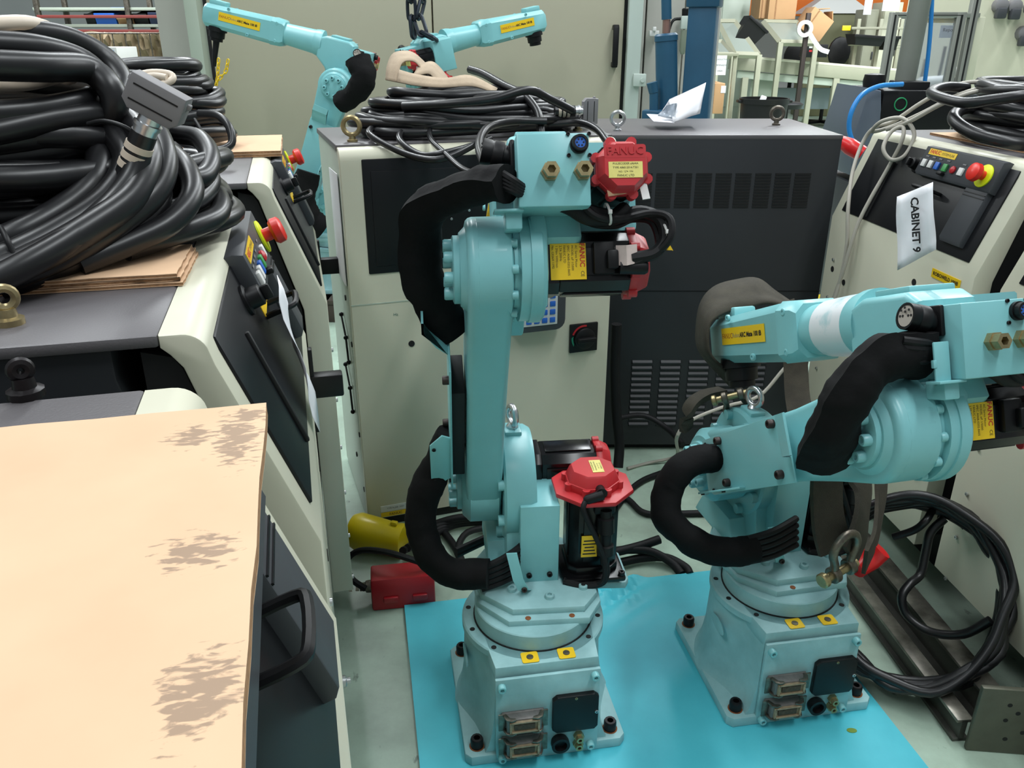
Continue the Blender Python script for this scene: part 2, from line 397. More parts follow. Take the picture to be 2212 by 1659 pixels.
cabC = console_cabinet('sloped console cabinet half hidden under a large smudged cardboard sheet', (-.081, .298, 0), 104.4, estop=False, hx=.12, hs=.175)
cabR = console_cabinet('console cabinet with a paper tag on its console and grey cables over its lip', (1.022, 2.185, 0), -84)
cabS = console_cabinet('console cabinet with a coil of black cable standing against its beige front', (1.106, 1.389, 0), -84)
# yellow type plate on the front of the tagged cabinet
n = obj('type_label', MB().box((0, 0, 0), (.115, .002, .022)), M_yellow, cabR, T((.255, -.0015, .845)))
letters('ROBOWELD 100iB', .0125, M_ink, cabR, T((.255, -.003, .845)) @ RX(90), bold=.0003)
for (x, z) in ((-.30, .72), (-.22, .70), (.13, .80), (.30, .40)):
    obj('screw_hole', MB().cyl((x, .0005, z), (x, -.0015, z), .009, seg=14), M_darkgap, cabR)
obj('bracket_bolt', MB().lathe([(0, .010), (.006, .010), (.007, .006), (.016, .006), (.018, .0)], seg=6), M_steel, cabR, T((.30, 0, .34)) @ RX(90))
# black latches and holes on the fronts of the left row
for c, zz in ((cabB, .80), (cabA, .80)):
    l = MB(); l.box((.335, -.004, .765), (.02, .008, .17), .002); l.box((.335, -.03, .775), (.03, .06, .045), .004); obj('latch', l, M_black, c)
    for (x, z) in ((.1, .55), (.1, .40), (.3, .62)):
        obj('front_hole', MB().cyl((x, .0005, z), (x, -.0015, z), .011, seg=14), M_darkgap, c)
obj('front_bolt', MB().lathe([(0, .010), (.010, .010), (.012, .006), (.018, .006)], seg=12), M_steel, cabB, T((-.05, 0, .40)) @ RX(90))
obj('front_bolt', MB().lathe([(0, .012), (.014, .012), (.016, .007), (.022, .007)], seg=12), M_steel, cabC, T((.25, 0, .60)) @ RX(90))

# ------------------------------------------------------------ tall beige cabinet with the dark upper panel
BW, BD, BH = .77, .487, 1.125
tb = thing('control_cabinet', 'tall beige control cabinet with dark upper panel, rotary switch and teach pendant', 'cabinet', (-.070, 2.255, 0), R(18.5))
obj('body', MB().box((0, BD/2+.02, BH/2), (BW-.004, BD-.05, BH-.02), .004), M_beigeside, tb)
obj('gasket', MB().box((0, .036, BH/2), (BW-.008, .014, BH-.03)), M_darkgap, tb)
prof = [(0, .035), (0, 1.08)] + arc((.03, 1.092), .03, 180, 90, 6) + [(.045, 1.122), (.030, 1.08), (.030, .035)]
obj('front_shell', MB().prism(prof, -BW/2, BW/2, 'x', .003), M_beige, tb)
obj('plinth', MB().box((0, BD/2, .02), (BW-.01, BD-.03, .04)), M_darkgap, tb)
obj('top_plate', MB().box((0, BD/2+.02, BH-.005), (BW+.004, BD-.045, .016), .003), M_topgrey, tb)
pn = obj('upper_panel', MB().box((.012, .002, .945), (BW-.085, .012, .30), .003), M_panel, tb)
obj('panel_inset', MB().box((-.08, -.004, .94), (.46, .004, .25), .002), M_panel, pn)
for (x, z) in ((-.10, .93), (.12, .96), (-.05, .95)): obj('screw', bolt_head(.0035, .003), M_steel, pn, T((x, -.005, z)) @ RX(90))
obj('door_line', MB().box((0, -.0005, .712), (BW, .002, .003)), M_beigeside, tb)
sw = obj('rotary_switch', MB().box((0, -.004, 0), (.09, .009, .09), .002), M_black, tb, T((.30, 0, .545)))
obj('switch_dial', MB().lathe([(0, .033), (.010, .033), (.013, .029), (.013, 0)], (0, -.0085, 0), (0, -1, 0), 28), M_black, sw)
obj('switch_grip', MB().box((.0, -.03, 0), (.058, .02, .014), .003), M_black, sw)
for (a0, a1, c, nm) in ((80, 160, M_red, 'off_scale'), (168, 215, mat('green_scale', (30, 130, 100), .5), 'on_scale')):
    b = MB(); pts = [(math.cos(R(a))*.036, math.sin(R(a))*.036) for a in range(a0, a1+1, 8)]+[(math.cos(R(a))*.041, math.sin(R(a))*.041) for a in range(a1, a0-1, -8)]
    obj(nm, b.prism(pts, -.0105, -.0085, 'y'), c, sw)
obj('lock_hole', MB().cyl((-.225, .001, .585), (-.225, -.002, .585), .009, seg=18), M_darkgap, tb)
obj('maker_plate', MB().box((-.30, -.001, .065), (.09, .002, .02)), M_plainwhite, tb); obj('maker_plate', MB().box((-.30, -.001, .045), (.09, .002, .014)), M_yellow, tb)
letters('FANUC', .012, M_ink, tb, T((-.30, -.003, .045)) @ RX(90)); letters('TYPE R-J3iB  200V', .007, M_ink, tb, T((-.30, -.003, .066)) @ RX(90)); letters('Schleuniger', .011, M_ink, tb, T((-.18, -.001, .09)) @ RX(90)) if False else None
letters('Hz', .012, mat('green_ink', (70, 110, 100), .6), tb, T((-.265, -.001, .675)) @ RX(90))
# left side: paper sheet in a sleeve, hooks and holes
obj('paper_sheet', MB().box((-BW/2-.002, .14, .90), (.002, .17, .30), M=None, rot=(R(-2), 0, 0)), M_white, tb)
for (z0, z1) in ((.62, .53), (.46, .37)):
    h = MB(); xs = -BW/2-.004
    h.tube([(xs, .22, z0), (xs, .15, z0-.05)], .003, 6, 1); h.tube([(xs, .15, z0-.05), (xs, .13, z1-.03)], .003, 6, 1)
    for (y, z) in ((.22, z0), (.15, z0-.05), (.13, z1-.03)): h.sphere((xs, y, z), .007, 8)
    obj('cable_hook', h, M_black, tb)
for (y, z) in ((.12, .70), (.06, .58), (.18, .34), (.05, .30), (.16, .18), (.04, .12)):
    obj('side_hole', MB().cyl((-BW/2+.004, y, z), (-BW/2-.001, y, z), .008, seg=12), M_darkgap, tb)
for (x, y) in ((-.335, .10), (.33, .16)): eye_bolt(tb, (x, y, BH+.002), .022, .0065, 70)
# teach pendant hanging on the door
pd = thing('teach_pendant', 'grey teach pendant with small blue keys hung on the tall beige cabinet', 'pendant', M=T((-.070, 2.255, 0)) @ RZ(18.5) @ T((.135, -.030, .745)))
obj('housing', MB().prism(rrect(.175, .30, .03), -.02, .018, 'y', .006), M_darkgrey, pd)
obj('keypad', MB().box((-.005, -.021, -.02), (.13, .004, .22), .002), M_plainwhite, pd)
for i in range(5):
    for j in range(8): obj('key', MB().box((-.052+i*.024, -.024, -.115+j*.024), (.017, .004, .016), .002), M_blue, pd)

# ------------------------------------------------------------ dark louvred cabinet behind
DX0, DX1, DY0, DY1, DH = .28, 1.026, 2.65, 3.19, 1.10
td = thing('louvred_cabinet', 'wide charcoal cabinet with rows of ventilation slots, paper lying on its grey top', 'cabinet', ((DX0+DX1)/2, DY0, 0))
dw = DX1-DX0; dd = DY1-DY0
obj('body', MB().box((0, dd/2, .56), (dw, dd, 1.07), .004), M_charcoal, td)
obj('plinth', MB().box((0, dd/2+.01, .015), (dw-.04, dd-.04, .03)), M_darkgap, td)
obj('top_plate', MB().box((0, dd/2, DH-.006), (dw+.002, dd+.002, .014), .003), M_topgrey, td)
obj('panel_line', MB().box((0, -.0005, .60), (dw, .002, .002)), M_panel, td)
slot = MB().box((0, 0, 0), (.050, .004, .0052)).mesh('vent_slot'); slot.materials.append(M_darkgap)
for c in range(9):
    for r in range(12): obj('vent_slot', slot, None, td, T((dw/2-.108-c*.0625, -.0005, .880+r*.0093)))
lv = MB(); lv.loft([[(-.038, 0, -.007), (-.038, 0, .007), (-.036, -.001, .008), (-.036, -.001, -.008)], [(-.034, 0, -.008), (-.034, 0, .006), (-.034, -.006, -.001), (-.034, -.006, -.006)],
                    [(.034, 0, -.008), (.034, 0, .006), (.034, -.006, -.001), (.034, -.006, -.006)], [(.038, 0, -.007), (.038, 0, .007), (.036, -.001, .008), (.036, -.001, -.008)]])
lvm = lv.mesh('louver'); lvm.materials.append(M_charcoal)
for c in range(5):
    for r in range(12): obj('louver', lvm, None, td, T((-dw/2+.170+c*.098, -.0005, .11+r*.0215)))
for (x, y) in ((dw/2-.12, .30), (-dw/2+.06, .12)): eye_bolt(td, (x, y, DH), .021, .006, 80, M_dull if x > 0 else M_steel)

# eye bolts on the tops of the near consoles
for c, p_, m in ((cabB, uz(22, 700, 1.1255), M_brass), (cabC, uz(58, 856, 1.1255), M_boltblack)):
    eye_bolt(c, (T(c.location) @ RZ(104.4)).inverted() @ p_, .010 if m is M_brass else .006, .0045, 20, m)
# ------------------------------------------------------------ cyan sheet the two robots stand on
def cyan_sheet():
    A = Vector((-.282, 1.76)); d = Vector((math.cos(R(10.3)), math.sin(R(10.3)))); e = Vector((d.y, -d.x))
    W, L = 1.02, .98; n, m = 90, 60; b = MB(); top = []
    for j in range(m+1):
        row = []
        for i in range(n+1):
            s = i/n*W; q = j/m*L; p = A+d*s+e*q
            k = math.exp(-((s-.52)/.12)**4)*math.exp(-(q/.12)**2)
            z = .012 + k*(.016*math.sin((s+q*1.6)*62)+.016)
            row.append(b.bm.verts.new((p.x, p.y, z)))
        top.append(row)
    for j in range(m):
        for i in range(n): b.bm.faces.new((top[j][i], top[j+1][i], top[j+1][i+1], top[j][i+1]))
    edge = top[0]+[r[-1] for r in top[1:]]+list(reversed(top[-1]))[1:]+[r[0] for r in reversed(top[1:-1])]
    low = [b.bm.verts.new((v.co.x, v.co.y, .0005)) for v in edge]; k = len(edge)
    for i in range(k): b.bm.faces.new((edge[i], edge[(i+1) % k], low[(i+1) % k], low[i]))
    b.bm.faces.new(list(reversed(low)))
    bmesh.ops.recalc_face_normals(b.bm, faces=b.bm.faces)
    return tag(obj('floor_sheet', b, M_sheet), 'bright cyan sheet spread on the floor under two robots', 'sheet')
cyan_sheet()
# ------------------------------------------------------------ welding robots
CACHE = {}
def cobj(key, name, build, material, parent, M=None):
    """part whose mesh is shared between the robots"""
    if key not in CACHE:
        me = build().mesh(name); me.materials.append(material); CACHE[key] = me
    return obj(name, CACHE[key], None, parent, M)
J2Z, J2Y, ARM, JOFF = .474, .15, .60, .168

def base_outline(R0, hw, fy, n=40, grow=0.0):
    """round casting with a square block towards the connector panel"""
    pts = []
    for i in range(n):
        a = R(-90+360*i/n); x = (R0+grow)*math.cos(a); y = (R0+grow)*math.sin(a)
        if y < 0:
            k = min(1, -y/(R0*.75)); k = k*k*(3-2*k)
            bx = max(-(hw+grow), min(hw+grow, x*1.55)); by = fy-grow if abs(bx) < hw+grow-1e-6 else y*1.35
            by = max(by, fy-grow)
            x = x*(1-k)+bx*k; y = y*(1-k)+by*k
        pts.append((x, y))
    return pts
def build_base_body():
    b = MB(); secs = []
    for z, g in ((.018, .022), (.040, .012), (.07, .005), (.11, .0), (.222, -.004)):
        secs.append([(x, max(y, -.162), z) for x, y in base_outline(.150, .108, -.162, 48, g)])
    b.loft(secs)
    b.cyl((0, 0, .216), (0, 0, .236), .151, seg=56, bev=.003)
    b.prism([(-.104, -.158), (.104, -.158), (.12, -.02), (-.12, -.02)], .20, .236, 'z', .003)
    return b
def build_plate():
    pl = [(-.168, -.160), (-.155, -.172), (-.11, -.172), (-.11, -.16), (.11, -.16), (.11, -.172), (.155, -.172), (.168, -.160), (.168, -.115), (.15, -.06), (.15, .06), (.168, .12), (.168, .155), (.15, .17), (-.15, .17), (-.168, .155), (-.168, .12), (-.15, .06), (-.15, -.06), (-.168, -.115)]
    pl = [(-.168, -.158), (-.156, -.170), (.156, -.170), (.168, -.158), (.168, .156), (.156, .168), (-.156, .168), (-.168, .156)]
    return MB().prism(pl, 0, .024, 'z', .003)
def motor_body(L, s=.048):
    b = MB(); c = s*.32
    oct_ = [(-s, -s+c), (-s+c, -s), (s-c, -s), (s, -s+c), (s, s-c), (s-c, s), (-s+c, s), (-s, s-c)]
    b.prism([(y, z) for y, z in oct_], 0, L*.16, 'x', .002)
    b.prism([(y*.94, z*.94) for y, z in oct_], L*.16, L, 'x', .003)
    for sy in (-1, 1):
        b.box((L*.58, sy*s*.97, 0), (L*.70, .004, s*.9), .001); b.box((L*.58, 0, sy*s*.97), (L*.70, s*.9, .004), .001)
    return b
def motor_cap(s=.046, h=.036):
    """red encoder cover: octagon with four corner ears, along +x"""
    b = MB(); c = s*.58
    o = [(-s, -s+c), (-s+c, -s), (s-c, -s), (s, -s+c), (s, s-c), (s-c, s), (-s+c, s), (-s, s-c)]
    b.prism([(y*1.04, z*1.04) for y, z in o], 0, h*.45, 'x', .002)
    t = [[(h*.45, y, z) for y, z in o], [(h*.9, y*.86, z*.86) for y, z in o], [(h, y*.80, z*.80) for y, z in o]]
    b.loft(t)
    for k in range(8):
        a = R(22.5+45*k); r = s*1.10; b.cyl((0, r*math.cos(a), r*math.sin(a)), (h*.42, r*math.cos(a), r*math.sin(a)), .008, seg=10)
    return b
def arm_outline(r2=.084, r3=.085, w=.066):
    pts = []
    pts += [(r2*math.cos(R(a)), r2*math.sin(R(a))) for a in range(200, 341, 14)]
    pts += [(w+.004, .10), (w-.004, .24), (w, .40), (w+.008, .50)]
    pts += [(r3*math.cos(R(a)), ARM+r3*math.sin(R(a))) for a in range(-20, 201, 14)]
    pts += [(-w-.008, .50), (-w, .40), (-w+.004, .24), (-w-.004, .10)]
    return pts
def build_arm():
    b = MB(); b.prism(arm_outline(), -.132, -.058, 'x', .012, seg=3)
    b.lathe([(0, .085), (.052, .085), (.072, .068), (.080, .060)], (-.062, 0, ARM), (-1, 0, 0), 40)
    b.lathe([(0, .084), (.06, .084), (.076, .068)], (-.064, 0, 0), (-1, 0, 0), 40)
    b.lathe([(0, .056), (.012, .056), (.014, .052)], (-.140, 0, ARM), (-1, 0, 0), 32)
    b.lathe([(0, .056), (.012, .056), (.014, .052)], (-.138, 0, 0), (-1, 0, 0), 32)
    b.prism([(.045, .40), (.072, .43), (.074, .50), (.045, .50)], -.10, -.02, 'x', .004)
    return b
def build_column():
    b = MB()
    b.lathe([(0, .118), (.005, .124), (.055, .124), (.068, .116), (.070, .10)], (-.056, J2Y, J2Z), (1, 0, 0), 48)
    poly = [(.03, .29), (.28, .29), (.272, .36), (.268, .45), (.15+.08, J2Z-.02), (.15, J2Z+.04), (.05, J2Z-.04), (.045, .40)]
    b.prism(poly, -.052, .006, 'x', .006)
    b.prism([(.05, .29), (.26, .29), (.22, .36), (.09, .36)], -.09, .05, 'x', .006)
    b.box((-.028, J2Y, J2Z+.124), (.036, .05, .012), .003)
    for a in (20, 65, 110, 155, 200, 245, 290, 335):
        b.cyl((-.068, J2Y+.108*math.cos(R(a)), J2Z+.108*math.sin(R(a))), (-.05, J2Y+.108*math.cos(R(a)), J2Z+.108*math.sin(R(a))), .012, seg=10)
    return b
def build_deck():
    b = MB(); b.cyl((0, 0, .236), (0, 0, .272), .124, seg=56, bev=.002)
    low = [(-.122, .03), (-.118, -.02), (-.06, -.088), (.105, -.092), (.138, -.04), (.142, .02), (.205, .015), (.214, .03), (.214, .125), (.20, .14), (.12, .18), (-.08, .18), (-.122, .12)]
    b.prism(low, .268, .285, 'z', .003)
    top = [(-.118, .03), (-.112, -.01), (-.05, -.070), (.098, -.074), (.132, -.03), (.138, .02), (.138, .13), (.08, .19), (-.07, .19), (-.112, .12)]
    b.prism(top, .283, .300, 'z', .004)
    return b
def build_casing():
    b = MB()
    b.lathe([(0, .076), (.010, .076), (.0101, .088), (.026, .088), (.0262, .091), (.044, .091), (.050, .086)], (-.058, 0, 0), (1, 0, 0), 44)
    poly = [(-.076, -.02), (-.078, .05), (-.055, .08), (-.045, .196), (-.02, .212), (.09, .212), (.13, .195), (.13, .12), (.085, .07), (.078, -.02), (.05, -.07), (-.05, -.07)]
    b.prism(poly, -.030, -.004, 'x', .006)
    neck = [(-.060, .04), (-.045, .08), (-.045, .196), (-.02, .212), (.09, .212), (.13, .195), (.13, .11), (.085, .07), (.05, .02), (-.04, .02)]
    b.prism(neck, -.058, .055, 'x', .012, seg=3)
    b.box((.0, .03, .216), (.085, .085, .012), .003)
    b.lathe([(0, .062), (.02, .062), (.04, .058)], (0, .115, JOFF - .0), (0, 1, 0), 40)
    b.prism([(-.02, .055), (.09, .055), (.085, .20), (-.02, .20)], .05, .155, 'x', .01)
    return b
def build_wrist():
    b = MB(); s = []
    for y, hx, hz, dz in ((.0, .052, .053, 0), (.012, .058, .060, 0), (.06, .060, .063, 0), (.065, .058, .060, 0), (.30, .050, .054, -.004), (.385, .046, .052, -.005), (.40, .036, .042, -.005)):
        c = .018
        s.append([(-hx, y, dz-hz+c), (-hx+c, y, dz-hz), (hx-c, y, dz-hz), (hx, y, dz-hz+c), (hx, y, dz+hz-c), (hx-c, y, dz+hz), (-hx+c, y, dz+hz), (-hx, y, dz+hz-c)])
    b.loft(s)
    b.box((0, .335, .056), (.056, .085, .028), .006)
    return b
def motor(parent, key, L, s, M, capM=None, label=True, cap_label=False, caph=.034):
    m = cobj(('motor', key), 'motor', lambda: motor_body(L, s), M_blackgloss, parent, M)
    cobj(('cap', key), 'encoder_cover', lambda: motor_cap(s*.98, caph), M_red, m, T((L, 0, 0)))
    if cap_label:
        q = T((L+caph+.0006, 0, -.008)) @ RZ(90) @ RX(90)
        cobj(('caplab', key), 'type_label', lambda: MB().box((0, 0, 0), (.052, .024, .001)), M_pale_label, m, q)
        for i, (tx, sz, yy) in enumerate((('PULSECODER aA64iA', .0042, .009), ('TYPE A860-2014-T301', .0042, .003), ('NO. 1274  F/N', .0036, -.003), ('FANUC LTD', .0048, -.0088))):
            letters(tx, sz, M_ink, m, q @ T((0, yy, .0008)))
    return m
def side_label(parent, M):
    l = cobj('armlabel', 'name_label', lambda: MB().box((0, 0, 0), (.205, .038, .0012)), M_yellow, parent, M)
    letters('FANUC', .0172, mat('maroon_ink', (150, 30, 36), .6), parent, M @ T((-.072, 0, .0009)), squeeze=.92); letters('Robot', .0140, M_grey, parent, M @ T((-.0285, 0, .0009)), squeeze=1.0)
    letters('ARC Mate 100', .0148, M_ink, parent, M @ T((.032, 0, .0009)), bold=.0006, squeeze=.94); letters('iB', .0148, M_ink, parent, M @ T((.083, 0, .0009)), bold=.0006, squeeze=1.0)
def harting(parent, M):
    """heavy-duty panel connector with its locking levers"""
    fr = cobj('hframe', 'panel_connector', lambda: MB().box((0, 0, .003), (.086, .036, .006), .002).box((0, 0, .012), (.070, .034, .024), .003), M_alu, parent, M)
    cobj('hrim', 'insert_rim', lambda: MB().box((0, .012, .026), (.056, .003, .008)).box((0, -.012, .026), (.056, .003, .008)).box((-.028, 0, .026), (.004, .026, .008)).box((.028, 0, .026), (.004, .026, .008)).box((0, 0, .0245), (.058, .026, .001)), mat('tan_insert', (150, 134, 108), .7, var=.3, vscale=90), fr)
    cobj('hpins', 'pin_block', lambda: MB().box((0, 0, .0255), (.042, .014, .005), .001), mat('brown_pins', (74, 62, 48), .8, var=.4, vscale=150), fr)
    def lever(sx):
        b = MB(); q = [(sx*.036, .006), (sx*.041, .014), (sx*.036, .026), (sx*.026, .030), (sx*.016, .027), (sx*.018, .022), (sx*.028, .020)]
        b.prism(q, .016, .020, 'y', .001); b.prism(q, -.020, -.016, 'y', .001); b.box((sx*.043, 0, .010), (.014, .042, .003), .001)
        return b
    for sx in (-1, 1): cobj(('hlever', sx), 'locking_lever', lambda: lever(sx), M_dull, fr)
    return fr
def hose(parent, pts, r, name='hose_sleeve', seg=20, flap=None, sub=9, flat=.82):
    """soft fabric sleeve: slightly flattened, creased, with an optional stitched seam"""
    L = [Vector(p) for p in pts]; Q, _ = catmull(L, [1]*len(L), sub, False); n = len(Q); t = bmesh.new(); rings = []
    ref = (Vector(flap) if flap else Vector((.3, -1, .4))).normalized()
    for i, q in enumerate(Q):
        d = (Q[min(i+1, n-1)]-Q[max(i-1, 0)]).normalized(); a = (ref-d*ref.dot(d)).normalized(); b = d.cross(a); ring = []
        for k in range(seg):
            an = 2*math.pi*k/seg; c_, s_ = math.cos(an), math.sin(an); v = a*c_*1.05+b*s_*flat
            w = noise.noise((q+v*r)*22)*.16+abs(noise.noise((q+v*r*.6)*34+Vector((5, 1, 2))))*-.16+.06
            if flap and abs(k-seg/2) > seg/2-1: w += .20
            ring.append(t.verts.new(q+v*r*(1+w)))
        rings.append(ring)
    for a_, b_ in zip(rings, rings[1:]):
        for k in range(seg): t.faces.new((a_[k], a_[(k+1) % seg], b_[(k+1) % seg], b_[k]))
    t.faces.new(list(reversed(rings[0]))); t.faces.new(rings[-1]); bmesh.ops.recalc_face_normals(t, faces=t.faces)
    return obj(name, MB().merge(t), M_fabric, parent)

def welding_robot(label, x, y, z, rbase, phi, t2, e3, group=None):
    t = thing('welding_robot', label, 'robot', (x, y, z), R(rbase), group)
    # ---- base
    plate = cobj('plate', 'base_plate', build_plate, M_teal_dirty, t)
    for i, (sx, sy) in enumerate(((-1, -1), (1, -1), (-1, 1), (1, 1))):
        cobj('rust', 'rust_ring', lambda: MB().lathe([(0, .016), (.0008, .016)], seg=20), M_rust, plate, T((sx*.1415, sy*.1415, .024)))
        bolt(t, T((sx*.1415, sy*.1415, .0245)), .0135, .022, M_boltblack, 'anchor_bolt')
    body = cobj('basebody', 'base', build_base_body, M_teal_dirty, t)
    for a in range(-165, 181, 30):
        if -130 < a < -50: continue
        cobj('hole', 'screw_hole', lambda: MB().cyl((0, 0, 0), (0, 0, .0008), .0055, seg=12), M_darkgap, body, T((.139*math.cos(R(a)), .139*math.sin(R(a)), .2362)))
    cobj('joint', 'joint_gap', lambda: MB().lathe([(0, .127), (.002, .127)], (0, 0, .236), (0, 0, 1), 56), M_darkgap, body)
    for sx in (-1, 1):
        yl = cobj('ypad', 'lifting_mark', lambda: MB().prism(rrect(.034, .030, .004), 0, .001, 'z'), M_yellow, body, T((.005+sx*.037, -.140, .2372)))
        cobj('yhole', 'threaded_hole', lambda: MB().lathe([(0, .007), (.0012, .007), (.0012, .005)], seg=14), M_dull, yl, T((0, 0, .001)))
    scoop = cobj('scoop', 'cast_pocket', lambda: MB().lathe([(0, .0), (.0, .03), (.004, .036)], seg=18).box((0, 0, -.004), (.001, .001, .001)), M_teal_dirty, body, T((-.147, -.03, .165)) @ RY(-90) @ Matrix.Diagonal((.45, 1, 1, 1)))
    # ---- connector panel
    PY = -.164
    pan = cobj('panel', 'connector_panel', lambda: MB().box((0, PY-.003, .112), (.212, .008, .208), .002), M_teal_dirty, t)
    Pn = lambda xx, zz, d=0: T((xx, PY-.007-d, zz)) @ RX(90)
    for sx, zz in ((-.094, .200), (.094, .203), (-.094, .016), (.090, .022)):
        bolt(pan, Pn(sx, zz), .0085, .012, M_teal, 'panel_bolt')
    harting(pan, Pn(-.052, .118)); harting(pan, Pn(-.052, .055))
    cobj('cover', 'cover_plate', lambda: MB().prism([(-.047, -.038), (-.038, -.046), (.040, -.046), (.047, -.038), (.047, .038), (.038, .046), (-.038, .046), (-.047, .038)], 0, .012, 'z', .002), M_black, pan, Pn(.055, .118))
    bolt(pan, Pn(.098, .118, .01), .004, .004, M_steel, 'screw'); bolt(pan, Pn(.055, .158, .011), .003, .002, M_brass, 'screw')
    cobj('rport', 'round_port', lambda: MB().lathe([(0, .017), (.006, .019), (.018, .019), (.018, .013), (.008, .012)], seg=22), M_black, pan, Pn(.025, .042))
    for xx, zz in ((.065, .050), (.064, .030)):
        cobj('fit', 'brass_fitting', lambda: MB().lathe([(0, .011), (.009, .011), (.0091, .008), (.018, .008), (.018, .004), (.006, .004)], seg=6), M_brass, pan, Pn(xx, zz))
    # ---- turntable
    A1 = RZ(phi-rbase)
    deck = cobj('deck', 'turntable', build_deck, M_teal_dirty, t, A1)
    for (xx, yy) in ((-.045, -.008), (.03, -.040), (.105, -.015)): bolt(deck, T((xx, yy, .300)), .0095, .009, M_teal_dirty, 'deck_bolt')
    for (xx, yy) in ((-.02, -.082), (.07, -.083)): cobj('dhole', 'screw_hole', lambda: MB().cyl((0, 0, 0), (0, 0, .0008), .006, seg=12), M_rust, deck, T((xx, yy, .2852)))
    col = cobj('column', 'column', build_column, M_teal, t, A1)
    cb = cobj('cablebox', 'cable_cover', lambda: MB().box((.016, .075, .392), (.082, .115, .186), .002), M_teal, t, A1)
    for xx in (-.006, .038): bolt(cb, T((xx, .0175, .318)) @ RX(90), .006, .006, M_boltblack, 'cover_bolt')
    arm_clip = cobj('clip', 'cable_clip', lambda: MB().loft([[(-.058, -.02, .40), (-.036, -.02, .40), (-.036, -.016, .40), (-.058, -.016, .40)], [(-.046, -.035, .345), (-.024, -.035, .345), (-.024, -.031, .345), (-.046, -.031, .345)], [(-.034, -.03, .315), (-.012, -.03, .315), (-.012, -.026, .315), (-.034, -.026, .315)], [(-.026, -.012, .300), (-.004, -.012, .300), (-.004, -.008, .300), (-.026, -.008, .300)]]), M_teal, t, A1)
    bolt(arm_clip, T((-.022, -.030, .318)) @ RX(80), .006, .006, M_boltdark, 'clip_bolt')
    e = MB(); e.torus((0, 0, .03), (1, .3, 0), .020, .0065, 24, 10); e.lathe([(0, .013), (.006, .013), (.012, .008)], seg=14)
    if ('eye') not in CACHE: me = e.mesh('eye_bolt'); me.materials.append(M_steel); CACHE['eye'] = me
    obj('eye_bolt', CACHE['eye'], None, t, A1 @ T((-.028, J2Y, J2Z+.128)))
    # ---- motors on the turntable
    m1 = motor(t, 'j1', .205, .054, A1 @ T((.132, .066, .298)) @ RY(-90), cap_label=True, caph=.042)
    cobj('j1fl', 'motor_flange', lambda: MB().prism(ngon(8, .088, 22.5), .197, .207, 'x', .002), M_red, m1)
    cobj('j1foot', 'motor_foot', lambda: MB().box((.008, 0, 0), (.014, .138, .138), .006), M_blackgloss, m1)
    for sy in (-1, 1): bolt(m1, T((.015, sy*.06, -.06)) @ RY(90), .007, .008, M_boltblack, 'motor_bolt')
    cobj('j1plug', 'cable_plug', lambda: MB().lathe([(0, .012), (.016, .012), (.018, .017), (.050, .018), (.053, .014), (.078, .013), (.08, .018), (.10, .018), (.104, .01), (.125, .009)], (.180, -.064, -.018), (-1, -.10, 0), 16).box((.182, -.058, -.016), (.026, .014, .044), .004), M_black, m1)
    lb = cobj('j1lab', 'type_label', lambda: MB().box((.088, -.0560, .012), (.052, .001, .034)), M_yellow, m1)
    for i in range(5): cobj(('j1ln', i), 'label_line', lambda: MB().box((.070+i*.008, -.0566, .012), (.003, .0003, .028-.004*(i % 3))), M_ink, lb)
    cobj('capplug', 'cap_plug', lambda: MB().lathe([(0, .010), (.026, .010), (.03, .012)], (.222, -.040, -.006), (0, -1, .0), 14).lathe([(0, .011), (.034, .010), (.04, .006)], (.220, -.070, -.008), (-.25, -.1, 1), 14), M_black, m1)
    cobj('j1cab', 'motor_lead', lambda: MB().tube([(.212, -.073, .026), (.200, -.085, .034), (.17, -.088, .024), (.13, -.088, .006), (.085, -.088, -.012), (.055, -.092, -.016), (.02, -.088, -.012), (.004, -.07, .02), (.006, -.058, .06)], .0055, 8, 5), M_cable_soft, m1)
    cobj('j1lead', 'power_lead', lambda: MB().tube([(.058, -.076, -.020), (.03, -.078, -.022), (.012, -.082, -.01), (.004, -.075, .03), (.008, -.06, .065)], .008, 8, 5), M_cable_soft, m1)
    m2 = motor(t, 'j2', .145, .052, A1 @ T((.012, J2Y+.030, J2Z+.012)))
    # ---- upper arm
    A2 = A1 @ T((0, J2Y, J2Z)) @ RX(t2)
    arm = cobj('arm', 'upper_arm', build_arm, M_teal, t, A2)
    for zc in (0, ARM):
        for k in range(8):
            a = R(22+45*k); bolt(arm, T((-.152, .042*math.cos(a), zc+.042*math.sin(a))) @ RY(-90), .0095, .016, M_teal, 'hub_bolt')
    cov = cobj('armcover', 'hose_cover', lambda: MB().prism([(-.058, .065), (.050, .075), (.060, .425), (-.066, .425), (-.070, .09)], -.164, -.160, 'x', .001).prism([(-.164, .425), (-.164, .421), (-.185, .44), (-.205, .475), (-.205, .50), (-.209, .50), (-.209, .474)], -.02, .052, 'y'), M_teal, t, A2)
    cobj('armgap', 'cover_spacer', lambda: MB().box((-.148, 0, .225), (.026, .10, .25), .002), M_darkgap, cov)
    for (yy, zz) in ((-.048, .17), (.040, .16), (-.048, .385), (.045, .385)): bolt(cov, T((-.164, yy, zz)) @ RY(-90), .0085, .012, M_boltdark, 'cover_bolt')
    for (yy, zz) in ((-.060, .095), (.04, .09)): bolt(cov, T((-.164, yy, zz)) @ RY(-90), .004, .003, M_boltblack, 'cover_screw')
    hp = cobj('hoseplate', 'hose_plate', lambda: MB().prism([(-.160, .115), (-.160, .235), (-.180, .245), (-.204, .215), (-.204, .10), (-.190, .085)], -.064, -.060, 'y', .001), M_teal, t, A2)
    for zz in (.105, .205): bolt(hp, T((-.196, -.064, zz)) @ RX(90), .004, .003, M_boltblack, 'cover_screw')
